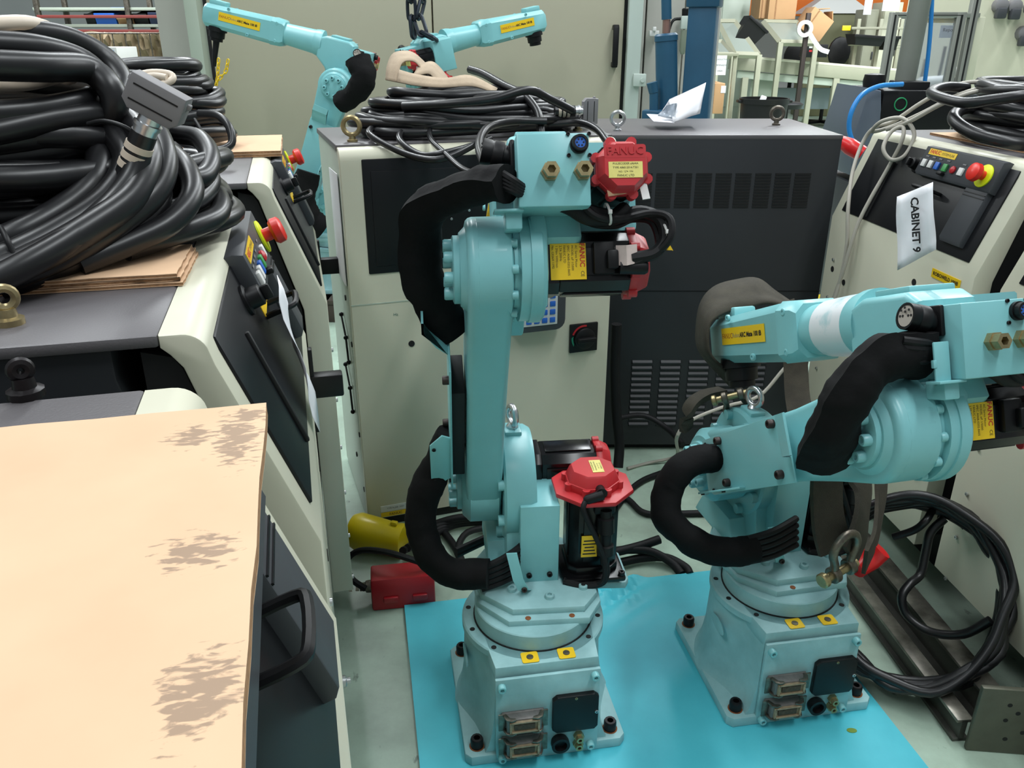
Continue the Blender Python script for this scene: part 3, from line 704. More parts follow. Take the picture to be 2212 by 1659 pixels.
    # ---- forearm casing
    A3 = A1 @ T((0, J2Y, J2Z)) @ RX(t2) @ T((0, 0, ARM)) @ RX(-t2) @ RX(e3)
    cas = cobj('casing', 'forearm_casing', build_casing, M_teal, t, A3)
    for k in range(12):
        a = R(8+30*k); bolt(cas, T((-.053, .081*math.cos(a), .081*math.sin(a))) @ RY(-90), .0075, .010, M_teal, 'flange_bolt')
    cbx = cobj('conbox', 'connector_box', lambda: MB().box((.001, -.083, .130), (.110, .096, .110), .0025), M_teal, t, A3)
    BQ = lambda xx, zz, d=0: T((xx, -.131-d, zz)) @ RX(90)
    rb = cobj('blueport', 'round_connector', lambda: MB().lathe([(0, .014), (.006, .014), (.0061, .012), (.016, .012), (.016, .0085), (.008, .008)], seg=22), M_black, cbx, BQ(.040, .167))
    cobj('blueins', 'connector_insert', lambda: MB().cyl((0, 0, .006), (0, 0, .0135), .0083, seg=18), M_blue, rb)
    for k in range(6): cobj('bpin', 'pin_hole', lambda: MB().cyl((0, 0, .0135), (0, 0, .0140), .0014, seg=8), M_darkgap, rb, T((.005*math.cos(R(60*k)), .005*math.sin(R(60*k)), 0)))
    for sx in (-.016, .016):
        for sz in (-.016, .016): bolt(cbx, BQ(.040+sx, .167+sz), .003, .003, M_boltblack, 'screw')
    for xx in (-.006, .044):
        cobj('hexfit', 'brass_fitting', lambda: MB().lathe([(0, .0145), (.010, .0145), (.0101, .0125), (.024, .0125), (.024, .0065), (.01, .006)], seg=6), M_brass, cbx, BQ(xx, .126))
    def plug():
        b = MB(); b.box((-.003, 0, 0), (.008, .046, .046), .003); b.lathe([(0, .017), (.012, .017), (.013, .021), (.028, .021), (.030, .0195), (.034, .0205), (.046, .0205), (.046, .017), (.042, .0165)], (-.004, 0, 0), (-1, 0, .25), 24); return b
    pg = cobj('multiplug', 'multi_pin_connector', plug, M_black, cbx, T((-.054, -.075, .163)))
    cobj('pinface', 'pin_face', lambda: MB().cyl((-.044, 0, .0105), (-.0475, 0, .0114), .0165, seg=20), mat('grey_pin_face', (168, 160, 150), .6), pg)
    for k in range(12):
        r_ = .006 if k < 4 else .012; a = k*90 if k < 4 else k*45
        cobj('mpin', 'pin_hole', lambda: MB().cyl((0, 0, 0), (-.001, 0, .0003), .0019, seg=8), M_darkgap, pg, T((-.0474, r_*math.cos(R(a)), .0114+r_*math.sin(R(a)))))
    br = MB(); br.box((-.073, -.108, .103), (.026, .004, .058), .0015); br.box((-.068, -.108, .073), (.045, .03, .004), .001); br.box((-.0485, -.108, .090), (.004, .03, .035), .001); br.box((-.060, -.09, .060), (.026, .04, .028), .003); br.box((-.086, -.108, .100), (.006, .006, .012), .001)
    cobj('bracket', 'hose_bracket', lambda: br, M_teal, t, A3)
    m4 = motor(t, 'j4', .105, .040, A3 @ T((.108, .004, .134)) @ RZ(-90), cap_label=True, caph=.040)
    letters('FANUC', .017, M_red, m4, T((.105+.0405, 0, .020)) @ RZ(90) @ RX(90), ext=.0012)
    cobj('capframe', 'raised_frame', lambda: MB().prism(rrect(.064, .020, .004, c=(0, .0)), 0, .0006, 'z'), M_red, m4, T((.105+.0396, 0, .020)) @ RZ(90) @ RX(90))
    m3 = motor(t, 'j3', .140, .050, A3 @ T((-.006, 0, .002)))
    lab = cobj('j3lab', 'type_label', lambda: MB().box((.037, -.0512, .0), (.058, .001, .058)), M_yellow, m3)
    Q = T((.037, -.0519, .0)) @ RX(90) @ RZ(-90)
    letters('FANUC', .0115, M_redink, m3, Q @ T((-.010, .0225, 0)), bold=.0003)
    for i, s_ in enumerate(('AC Servo Motor', 'MODEL aiF 1/5000', 'SPEC A06B-0202-B605', 'FANUC LTD', '2.7A 200Hz', '1.2Nm 5000/min', 'No. C026X 1192')):
        letters(s_, .0052, M_ink, m3, Q @ T((-.026, .013-i*.0063, 0)), align='LEFT')
    letters('CE', .008, M_ink, m3, Q @ T((.020, .0225, 0)))
    cobj('j3plugA', 'cable_plug', lambda: MB().box((.094, -.055, .004), (.034, .014, .052), .003).box((.106, -.066, .0), (.018, .014, .03), .003), M_black, m3)
    cobj('j3plugB', 'cable_plug', lambda: MB().lathe([(0, .012), (.04, .012), (.045, .009)], (.118, -.062, -.012), (1, -.1, -.05), 14), M_black, m3)
    cobj('tag1', 'tape_tag', lambda: MB().loft([[(.112, -.066, -.010), (.114, -.0655, -.010), (.114, -.0655, .022), (.112, -.066, .022)], [(.126, -.079, -.012), (.127, -.078, -.012), (.127, -.078, .020), (.126, -.079, .020)], [(.144, -.076, -.008), (.144, -.075, -.008), (.144, -.075, .022), (.144, -.076, .022)]]), mat('dirty_white_tape', (196, 180, 174), .8, var=.12, vscale=40), m3)
    # cables hanging under the box to the motors
    cab = MB()
    for i, (yy, zz, dx) in enumerate(((-.06, .105, 0), (-.05, .10, .004), (-.075, .108, .01), (-.045, .095, -.01))):
        cab.tube([(-.03+i*.012, yy, zz+.01), (.02+i*.01, yy-.02, zz-.012-i*.003), (.07, yy-.025, .074-i*.005), (.11, yy-.01, .070-i*.004), (.15+dx, yy, .078-i*.003), (.178+dx, yy-.012, .062), (.183+dx*.5, yy-.016, .030), (.165, -.076, .008), (.13, -.07, .002-i*.003)], .0065 if i else .010, 8, 5)
    cab.tube([(-.03, -.06, .105), (.0, -.085, .094), (.03, -.09, .082), (.06, -.085, .066), (.10, -.075, .066), (.125, -.06, .082)], .013, 10, 5)
    cobj('j3cab', 'motor_leads', lambda: cab, M_cable_soft, t, A3)
    for (xx, yy, zz) in ((.09, -.088, .070), (.184, -.072, .040)):
        cobj(('tie', xx), 'cable_tie', lambda: MB().torus((xx, yy, zz), (1, 0, .2), .016, .0022, 18, 6).box((xx, yy-.018, zz), (.006, .006, .007), .001), M_plainwhite, t, A3)
    tri = lambda: MB().prism([(-.015, 0), (.015, 0), (0, .026)], 0, .0012, 'y')
    wt = cobj('warn', 'warning_tag', tri, M_yellow, t, A3 @ T((.182, -.078, .012)) @ RZ(10))
    cobj('warnmark', 'warning_mark', lambda: MB().box((0, -.0006, .011), (.0022, .0006, .010)).box((0, -.0006, .0035), (.0022, .0006, .002)).box((0, -.0006, .0), (.026, .0006, .001)), M_ink, wt)
    for k, (xx, zz, c) in enumerate(((.100, .100, M_card), (.142, .098, M_plainwhite))):
        cobj(('ptag', k), 'tape_tag', lambda: MB().box((0, 0, 0), (.032 if k == 0 else .012, .002, .014 if k == 0 else .026), .0, rot=(R(-12), R(-8), 0)), c, t, A3 @ T((xx, -.118, zz)))
    # ---- forearm tube and wrist
    fa = cobj('tube', 'forearm', lambda: MB().lathe([(0, .060), (.03, .056), (.15, .050), (.19, .050)], (0, .130, JOFF), (0, 1, 0), 40), M_teal, t, A3)
    wr = cobj('wrist', 'wrist_housing', build_wrist, M_teal, t, A3 @ T((0, .300, JOFF)))
    for sx in (-1, 1):
        side_label(wr, T((sx*.0540, .215, .004)) @ RZ(sx*90) @ RX(90) @ RY(1.95*sx) @ Matrix.Diagonal((1, 1, 1, 1)))
        for (yy, zz) in ((.035, .04), (.035, -.04), (.27, .045), (.17, -.046)): bolt(wr, T((sx*.054, yy, zz)) @ RY(sx*90), .008, .006, M_teal, 'wrist_bolt')
    cobj('tool', 'tool_flange', lambda: MB().lathe([(0, .045), (.02, .046), (.022, .038), (.05, .037), (.052, .030), (.066, .030)], (0, .335, -.050), (0, 0, -1), 28), M_black, wr)
    return t, A1, A2, A3

t1, A11, A12, A13 = welding_robot('turquoise welding robot with its arm upright, red motor covers facing out, on the cyan sheet', .044, 1.437, .012, 9.5, 6, 24.7, -22)
t2_, A21, A22, A23 = welding_robot('turquoise welding robot folded back, olive sling hung over its wrist, on the cyan sheet', .602, 1.539, .012, 9.5, 13.3, 57, -22)

t3, A31, A32, A33 = welding_robot('turquoise welding robot with a yellow chain hanging from its wrist, behind the cabinets', -.93, 4.36, .125, 96, 87, 22.5, 14)
t4, A41, A42, A43 = welding_robot('turquoise welding robot hung from the hoist chain, partly hidden behind the cable pile', -.36, 4.42, .125, -58, -60, 20, 11)
W = lambda L: [uy(*p) for p in L]
def hose_w(t, L, r, name='hose_sleeve', **k): return hose(t, lift(t, W(L)), r, name, **k)
hose_w(t1, [(1095, 398, 1.25), (1050, 398, 1.27), (985, 420, 1.30), (922, 452, 1.33), (908, 520, 1.36), (915, 600, 1.38), (945, 660, 1.40), (978, 715, 1.42)], .034, flap=(-.8, -.5, .2))
hose_w(t1, [(975, 945, 1.50), (942, 1010, 1.50), (912, 1085, 1.48), (915, 1165, 1.45), (965, 1232, 1.42), (1055, 1240, 1.41)], .038)
hose_w(t2_, [(1985, 765, 1.17), (1920, 772, 1.15), (1868, 805, 1.13), (1830, 860, 1.12), (1802, 925, 1.13), (1785, 985, 1.17)], .040, flap=(-.7, -.4, .5))
hose_w(t2_, [(1560, 985, 1.56), (1490, 1000, 1.53), (1445, 1050, 1.52), (1442, 1115, 1.49), (1500, 1172, 1.46), (1570, 1192, 1.44), (1630, 1187, 1.45)], .036)
hose_w(t3, [(772, 128, 4.08), (785, 165, 4.05), (770, 200, 4.06), (735, 225, 4.08)], .055)
hose_w(t3, [(668, 372, 4.10), (655, 425, 4.08), (668, 470, 4.08), (700, 492, 4.10)], .055)
def bare(t, LL, r, name='cable_bundle'):
    b = MB()
    for L in LL: b.tube(lift(t, W(L)), r, 8, 4)
    return obj(name, b, M_cable_soft, t)
bare(t1, [[(1040, 1228+i*11, 1.42), (1085, 1208+i*12, 1.43), (1130, 1175+i*14, 1.47), (1150, 1140+i*14, 1.52)] for i in range(5)], .0075)
bare(t1, [[(1080, 372+i*9, 1.25), (1112, 392+i*7, 1.24), (1140, 412+i*6, 1.27)] for i in range(4)], .0065)
bare(t1, [[(1100, 1140+i*6, 1.62), (1040, 1165+i*8, 1.62), (985, 1190+i*9, 1.58)] for i in range(2)], .008)
bare(t2_, [[(1615, 1165+i*12, 1.45), (1670, 1148+i*13, 1.47), (1720, 1120+i*14, 1.52)] for i in range(5)], .0075)
bare(t2_, [[(1950, 735+i*14, 1.13), (1990, 740+i*13, 1.13), (2030, 745+i*12, 1.16)] for i in range(4)], .0065)
# tape wrapped round the folded robot's forearm
tw = MB(); tw.lathe([(0, .0575), (.03, .0570), (.10, .0545)], (0, .155, JOFF), (0, 1, 0), 40, cap=False)
obj('tape_wrap', tw, mat('white_tape', (222, 226, 228), .3, col2=(150, 196, 200), vscale=9, thr=(.38, .5)), t2_, A23)
# torch rod under the far robot's wrist
obj('torch_rod', MB().cyl((0, .635, JOFF-.11), (0, .635, JOFF-.235), .016, .010), M_black, t3, A33)
# ------------------------------------------------------------ cable piles
def turn(parent, pts, r, material, name='cable_turn', closed=True, seg=12, sub=4):
    return obj(name, MB().tube(lift(parent, pts), r, seg, sub, closed), material, parent)
def ring(c, rx, ry, az, z, n=12, jit=.03, tilt=(0, 0), rnd=None):
    rnd = rnd or random; out = []
    for i in range(n):
        a = 2*math.pi*i/n; x = rx*math.cos(a)*(1+rnd.uniform(-jit, jit)*2); y = ry*math.sin(a)*(1+rnd.uniform(-jit, jit)*2)
        X = x*math.cos(R(az))-y*math.sin(R(az)); Y = x*math.sin(R(az))+y*math.cos(R(az))
        out.append(Vector((c[0]+X, c[1]+Y, z+tilt[0]*x+tilt[1]*y+rnd.uniform(-.006, .006))))
    return out
def end_plug(parent, p, d, up, label_off=None, s=1.0):
    """grey connector hood with a metal gland and a banded cable end"""
    M = frame(lift(parent, [p])[0], parent.matrix_basis.to_3x3().inverted() @ Vector(d), parent.matrix_basis.to_3x3().inverted() @ Vector(up)) @ Matrix.Diagonal((s, s, s, 1))
    h = obj('connector_hood', MB().prism([(0, -.035), (.012, -.048), (.045, -.048), (.058, -.046), (.058, .046), (.045, .048), (.012, .048), (0, .035)], -.020, .020, 'z', .003), M_grey, parent, M)
    for xx in (.016, .042): obj('hood_line', MB().box((xx, 0, .0203), (.0025, .075, .001)), M_black, h)
    for yy in (-.048, .048): obj('locking_pin', MB().box((.045, yy, 0), (.010, .010, .012), .002), M_grey, h)
    obj('gland', MB().lathe([(0, .018), (.010, .019), (.011, .023), (.018, .023), (.019, .020), (.030, .020), (.034, .016), (.036, .014)], (0, 0, 0), (-1, 0, 0), 20), M_steel, h)
    for k in range(3): obj('cable_marker', MB().cyl((-.052-.017*k, 0, 0), (-.063-.017*k, 0, 0), .0232, seg=20), M_beige_cable, h)
    obj('cable_stub', MB().cyl((-.03, 0, 0), (-.11, 0, 0), .0215, seg=20), M_cable, h)
    return h

# pile on the tall beige cabinet
rn = random.Random(3)
p1 = thing('cable_pile', 'loose pile of black cables heaped on the tall beige cabinet', 'cable', (-.12, 2.50, 1.133))
bd = RZ(18.5)
for k in range(26):
    lay = k/26; c = (-.125+rn.uniform(-.03, .03), 2.47+rn.uniform(-.015, .02))
    turn(p1, ring(c, .315*(1-.40*lay**1.4)+rn.uniform(-.02, .015), (.165)*(1-.35*lay)+rn.uniform(-.015, .01), 18.5+rn.uniform(-6, 6), 1.149+lay*.088, 14, .045, (rn.uniform(-.05, .05), rn.uniform(-.05, .06)), rn), .0125, M_cable)
def strand(t, L, r, m=None, name='cable_end', sub=5): return obj(name, MB().tube(lift(t, W(L)), r, 12, sub), m or M_cable, t)
strand(p1, [(1015, 150, 2.66), (1045, 160, 2.60), (1090, 185, 2.5), (1130, 205, 2.42), (1160, 240, 2.36), (1168, 280, 2.30), (1172, 330, 2.26)], .0115)
strand(p1, [(870, 230, 2.3), (960, 225, 2.27), (1060, 215, 2.27), (1140, 195, 2.30), (1190, 215, 2.34), (1235, 238, 2.38)], .0115)
strand(p1, [(850, 262, 2.40), (812, 272, 2.32), (800, 292, 2.22), (870, 330, 2.14), (930, 345, 2.09), (980, 335, 2.10), (1030, 310, 2.16)], .0085)
strand(p1, [(920, 268, 2.38), (872, 282, 2.28), (865, 305, 2.19), (910, 335, 2.12), (960, 330, 2.10), (1010, 318, 2.14), (1060, 300, 2.2)], .0085)
strand(p1, [(960, 262, 2.38), (930, 280, 2.28), (932, 303, 2.19), (960, 330, 2.10), (1000, 365, 1.98), (1045, 380, 1.80)], .0070)
strand(p1, [(1180, 262, 2.3), (1110, 262, 2.28), (1055, 275, 2.2), (1035, 310, 2.06), (1045, 350, 1.90), (1070, 385, 1.55)], .0105)
strand(p1, [(1180, 270, 2.40), (1250, 265, 2.38), (1290, 280, 2.30), (1315, 310, 2.2)], .0105)
end_plug(p1, uy(1258, 240, 2.42), (1, .15, 0), (0, 0, 1), s=.72)

# huge foreground pile on the near left console
rn = random.Random(11)
p2 = thing('cable_pile', 'huge heap of thick black cables on the console cabinet beside the folded cardboard', 'cable', (-.66, 1.06, 1.14))
for k in range(15):
    lay = k/15
    turn(p2, ring((-.74+rn.uniform(-.02, .02), 1.10+rn.uniform(-.02, .02)), .27-.03*lay+rn.uniform(-.025, .02), .20+rn.uniform(-.025, .02), 14+rn.uniform(-8, 8), 1.158+lay*.165, 14, .03, (rn.uniform(-.06, .06), rn.uniform(-.05, .05)), rn), .0155, M_cable)
for k in range(9):
    lay = k/9
    turn(p2, ring((-.60+rn.uniform(-.015, .015), 1.15+rn.uniform(-.02, .02)), .17+rn.uniform(-.02, .02), .16+rn.uniform(-.02, .02), 14+rn.uniform(-9, 9), 1.150+lay*.085, 12, .03, (rn.uniform(-.06, .06), rn.uniform(-.06, .06)), rn), .0135, M_cable)
# the bundle that sweeps over the near corner
for (L, r) in (
  ([(170, 255, 1.10), (240, 290, 1.06), (275, 350, 1.02), (230, 430, .96), (130, 500, .90), (10, 560, .85), (-120, 600, .82)], .0170),
  ([(190, 215, 1.14), (275, 260, 1.08), (320, 330, 1.02), (290, 420, .96), (190, 495, .90), (60, 565, .85), (-100, 620, .82)], .0170),
  ([(150, 300, 1.10), (210, 330, 1.04), (205, 390, .99), (140, 450, .95), (30, 510, .90), (-100, 555, .88)], .0165),
  ([(230, 190, 1.18), (310, 250, 1.10), (355, 330, 1.04), (340, 410, .99), (260, 480, .94), (150, 545, .89), (20, 600, .85)], .0150),
  ([(300, 300, 1.10), (300, 350, 1.05), (285, 400, 1.0), (225, 470, .94), (120, 540, .88), (-20, 610, .83)], .0155),
  ([(330, 370, 1.06), (345, 430, 1.01), (290, 490, .96), (200, 540, .92), (90, 590, .88), (0, 620, .86)], .0145),
  ([(355, 320, 1.14), (400, 360, 1.08), (415, 420, 1.03), (370, 480, .98), (280, 525, .94), (170, 570, .90)], .0140),
  ([(420, 350, 1.20), (455, 385, 1.14), (430, 430, 1.08), (370, 455, 1.03), (300, 470, 1.0)], .0135),
  ([(440, 400, 1.20), (475, 430, 1.13), (470, 465, 1.08), (420, 490, 1.03), (350, 515, .99), (270, 540, .95)], .0135),
  ([(380, 290, 1.22), (430, 300, 1.2), (455, 340, 1.15), (440, 380, 1.1), (390, 390, 1.06)], .0135)):
    strand(p2, L, r, None, 'cable_run', 6)
for (L, r) in (([(-40, 75, 1.05), (60, 70, 1.08), (150, 85, 1.12), (225, 125, 1.14), (262, 175, 1.13), (255, 215, 1.10)], .0150), ([(-40, 95, 1.0), (80, 105, 1.04), (170, 130, 1.08), (215, 165, 1.08)], .0160), ([(-40, 140, .95), (90, 145, 1.0), (190, 150, 1.06), (240, 195, 1.06), (245, 240, 1.06), (215, 290, 1.07), (150, 320, 1.08)], .0165)):
    strand(p2, L, r, None, 'cable_run', 6)
tk = MB()
for L in ([(170, 285, 1.02), (215, 268, 1.0), (265, 275, .99), (310, 305, .99)], [(-10, 495, .87), (10, 510, .86), (22, 540, .85), (30, 560, .85)]):
    tk.tube(lift(p2, W(L)), .5, flat=(.007, .003), sub=5)
obj('cable_tie', tk, M_black, p2) if False else None
strand(p2, [(190, 268, .995), (225, 262, .99), (270, 275, .985), (312, 305, .985)], .0028, M_black, 'cable_tie')
strand(p2, [(0, 490, .86), (14, 515, .845), (30, 548, .84)], .0030, M_black, 'cable_tie')
hood = end_plug(p2, uy(326, 252, .985), Vector(uy(350, 190, .985))-Vector(uy(305, 305, .985)), (-.75, -.05, .5), s=.68)
strand(p2, [(299, 315, .99), (297, 350, .985), (280, 395, .97), (240, 445, .94), (170, 505, .89), (60, 570, .84), (-80, 640, .80)], .0150, None, 'cable_run')

# beige cable coil on top of the heap
rn = random.Random(5)
p3 = thing('beige_cable_coil', 'coil of pale beige cable lying on the heap of thick black cables', 'cable', (-.72, 1.12, 1.345))
for k in range(5): turn(p3, ring((-.745+rn.uniform(-.008, .008), 1.09+rn.uniform(-.01, .01)), .178+rn.uniform(-.006, .006), .165, 10*k, 1.336+k*.0150, 16, .008, (0, 0), rn), .0085, M_beige_cable)

# tied coil on the far left console
rn = random.Random(8)
p4 = thing('cable_coil', 'tied coil of black cable standing on the flat corrugated cardboard sheet', 'cable', (-.83, 2.02, 1.15))
for k in range(11):
    lay = k/11; cx = -.815-.06*lay
    turn(p4, ring((cx+rn.uniform(-.012, .012), 2.02+rn.uniform(-.012, .012)), .150-.02*lay+rn.uniform(-.012, .012), .13-.015*lay, rn.uniform(0, 40), 1.172+lay*.165, 12, .03, (rn.uniform(-.08, .08), rn.uniform(-.08, .08)), rn), .0135, M_cable)
strand(p4, [(430, 245, 1.88), (470, 250, 1.86), (495, 275, 1.83), (500, 310, 1.81), (470, 325, 1.79), (420, 320, 1.79), (380, 300, 1.80)], .0085, None, 'cable_end')
strand(p4, [(420, 258, 1.83), (435, 285, 1.80), (443, 320, 1.785)], .004, M_black, 'cable_tie')
strand(p4, [(268, 175, 1.80), (320, 158, 1.82), (365, 160, 1.83), (372, 172, 1.82), (345, 185, 1.80)], .0075, M_beige_cable, 'pale_lead'); strand(p4, [(275, 182, 1.79), (325, 165, 1.81), (360, 168, 1.81)], .0075, M_beige_cable, 'pale_lead')

# pile on the tagged console at the right
rn = random.Random(21)
p5 = thing('cable_pile', 'pile of black cables on the console cabinet with the paper tag', 'cable', (1.36, 2.25, 1.14))
for k in range(13):
    lay = k/13
    turn(p5, ring((1.385+rn.uniform(-.02, .02), 2.24+rn.uniform(-.02, .02)), .24-.05*lay+rn.uniform(-.02, .02), .175-.03*lay, 80+rn.uniform(-10, 10), 1.157+lay*.12, 14, .03, (rn.uniform(-.05, .05), rn.uniform(-.05, .05)), rn), .0145, M_cable)
strand(p5, [(2120, 232, 2.24), (2078, 236, 2.20), (2060, 256, 2.13), (2090, 282, 2.06), (2140, 300, 2.0), (2230, 312, 1.97), (2330, 290, 2.05)], .015, None, 'cable_run')
strand(p5, [(2090, 190, 2.34), (2040, 188, 2.32), (2012, 202, 2.25), (2080, 222, 2.1), (2150, 215, 2.05), (2240, 205, 2.03), (2330, 210, 2.12)], .013, None, 'cable_run')
# grey leads looped over the lip and down the front
p6 = thing('grey_cable', 'thin grey cables looped over the lip of the console with the paper tag', 'cable', (1.05, 2.5, .60))
def gs(L, r=.0055): strand(p6, L, r, M_grey_cable, 'cable_run', 7)
gs([(2190, 200, 2.30), (2130, 178, 2.33), (2060, 185, 2.36), (1990, 222, 2.40), (1930, 262, 2.44), (1890, 275, 2.48), (1865, 305, 2.50), (1842, 370, 2.46), (1832, 450, 2.40), (1828, 540, 2.38), (1805, 640, 2.38), (1775, 705, 2.40)])
gs([(2200, 212, 2.26), (2140, 190, 2.29), (2070, 205, 2.32), (1990, 245, 2.36), (1930, 272, 2.42), (1885, 284, 2.46), (1905, 262, 2.42), (1950, 256, 2.38), (1975, 290, 2.34), (1955, 335, 2.33), (1925, 345, 2.34), (1908, 320, 2.36), (1925, 285, 2.38), (1950, 275, 2.37), (1948, 305, 2.35), (1920, 360, 2.36), (1880, 430, 2.36), (1855, 480, 2.36), (1838, 530, 2.36), (1820, 590, 2.37), (1795, 660, 2.40)])
gs([(2195, 206, 2.24), (2120, 196, 2.27), (2040, 222, 2.31), (1965, 262, 2.36), (1915, 280, 2.42)])

# coil leaning on rails against the right console, with its lead
rn = random.Random(31)
cc = Vector((.925, 1.565, .205)); nrm = Vector((-.42, -.62, .66)).normalized()
FM = frame(cc, Vector((.80, -.52, .03)), nrm.cross(Vector((.80, -.52, .03))))
p7 = thing('cable_coil', 'coil of thick black cable leaning against the beige console front above the steel rail', 'cable', (.92, 1.52, .03))
for k in range(10):
    q = [FM @ Vector(((.190+rn.uniform(-.016, .014))*math.cos(2*math.pi*i/16)*1.02+rn.uniform(-.003, .003), (.190+rn.uniform(-.012, .010))*math.sin(2*math.pi*i/16)*1.12+rn.uniform(-.003, .003), (k-4.5)*.0075+rn.uniform(-.008, .008))) for i in range(16)]
    turn(p7, q, .0110, M_cable)
strand(p7, [(1930, 1160, 1.70), (1975, 1145, 1.68), (2000, 1125, 1.67), (2020, 1100, 1.70), (2060, 1110, 1.70), (2100, 1160, 1.66), (2150, 1230, 1.58), (2240, 1300, 1.50)], .009)
strand(p7, [(2040, 1120, 1.68), (2010, 1150, 1.67), (2000, 1190, 1.66), (1988, 1240, 1.64), (1965, 1262, 1.62), (1948, 1290, 1.6), (1960, 1330, 1.58), (2010, 1365, 1.54), (2080, 1370, 1.5), (2140, 1340, 1.48)], .0105)
# leads lying on the floor behind the upright robot
p8 = thing('floor_cable', 'tangle of black cables on the floor behind the upright robot', 'cable', (.05, 1.9, 0))
def fz(L, r, z=.012): return obj('cable_run', MB().tube(lift(p8, [uz(px, py, zz if zz else z) for (px, py, zz) in L]), r, 10, 5), M_cable_soft, p8)
for i in range(4): fz([(870+10*i, 1190-i*6, .10), (920, 1165-i*8, .03), (980, 1135-i*5, .02+.01*i), (1040, 1128-i*4, .02+.012*i), (1110, 1130-i*3, .02)], .011)
fz([(960, 1150, .015), (985, 1185, .015), (1000, 1225, .015), (985, 1245, .015), (930, 1240, .015), (900, 1270, .015)], .011)
fz([(1090, 1135, .02), (1010, 1150, .03), (990, 1200, .02), (1030, 1250, .015), (1090, 1260, .02)], .010)
fz([(1290, 1140, .012), (1320, 1110, .012), (1355, 1065, .012), (1385, 1040, .012), (1420, 1025, .012), (1470, 1010, .012), (1560, 1000, .012)], .010)
fz([(1290, 1060, .012), (1350, 1075, .012), (1385, 1105, .012), (1420, 1112, .012), (1450, 1110, .012), (1540, 1108, .012)], .010)
fz([(1280, 1200, .02), (1330, 1192, .05), (1380, 1180, .05), (1425, 1165, .06)], .013)
fz([(1280, 1210, .02), (1330, 1190, .05), (1400, 1190, .04), (1450, 1215, .02), (1472, 1240, .008)], .012)
fz([(1340, 1215, .02), (1390, 1205, .02), (1440, 1205, .02), (1480, 1225, .015), (1490, 1240, .008)], .012)
# cable in front of the beige cabinet with the red plug
p9 = thing('plug_cable', 'black cable with a red plug housing lying beside the cyan sheet', 'cable', (-.32, 1.84, 0))
RC = uz(868, 1300, 0); MR = T((RC.x, RC.y+.02, .045)) @ RZ(9)
def pts9(L): return lift(p9, [uz(px, py, zz) for (px, py, zz) in L])
obj('cable', MB().tube(pts9([(790, 1272, .05), (760, 1250, .07), (748, 1215, .09), (775, 1190, .12), (830, 1192, .14), (900, 1212, .12), (960, 1235, .06)]), .0085, 8, 6), M_cable_soft, p9)
I9 = p9.matrix_basis.inverted()
rp_ = obj('plug_housing', MB().prism([(-.048, -.042), (.048, -.042), (.048, .020), (.034, .040), (-.034, .040), (-.048, .020)], -.080, .085, 'x', .006), M_redplast, p9, I9 @ MR)
for sx in (-.03, .045): obj('locking_tab', MB().box((sx, -.052, -.01), (.038, .010, .016), .003), M_redplast, rp_)
obj('gland', MB().lathe([(0, .017), (.014, .016), (.016, .012), (.03, .011)], (-.08, 0, 0), (-1, 0, 0), 14), M_dull, rp_)
for k in range(2): obj('cable_marker', MB().lathe([(0, .0098), (.009, .0098)], (-.112-.018*k, 0, 0), (-1, 0, .1), 12), M_beige_cable, rp_)
p10 = thing('plastic_cover', 'yellow plastic protective cover lying on the floor behind the red plug', 'cover', M=T((uz(815, 1205, 0).x, uz(815, 1205, 0).y+.035, .055)) @ RZ(-18))
obj('shell', MB().lathe([(-.085, .030), (-.078, .048), (-.06, .055), (-.02, .052), (.03, .047), (.06, .044), (.066, .046), (.085, .046), (.087, .038)], (0, 0, 0), (1, 0, 0), 28), M_yellowpl, p10)
obj('rim_knob', MB().box((.055, 0, .05), (.02, .014, .012), .003), M_yellowpl, p10)
# dark cable standing between the two tall cabinets
p11 = thing('hanging_cable', 'dark cable hanging between the tall beige cabinet and the louvred cabinet', 'cable', (.34, 2.56, 0))
for L, r in (([(1332, 700, 2.5), (1328, 800, 2.5), (1332, 900, 2.49), (1338, 960, 2.48), (1335, 1010, 2.45)], .017), ([(1325, 905, 2.5), (1390, 898, 2.54), (1440, 925, 2.5), (1475, 960, 2.4)], .010)):
    obj('cable_run', MB().tube(lift(p11, W(L)), r, 10, 5), M_cable_soft, p11)
p12 = thing('grey_cable', 'thin pale grey cable running down behind the folded robot to the floor', 'cable', (.6, 2.3, .02))
obj('cable_run', MB().tube(lift(p12, [uy(1780, 720, 2.38), uy(1700, 790, 2.36), uy(1640, 855, 2.34), uy(1560, 880, 2.3), uy(1490, 910, 2.25), uy(1462, 945, 2.2), uz(1460, 985, .05), uz(1400, 1000, .008), uz(1355, 1012, .008)]), .0055, 8, 6), M_grey_cable, p12)
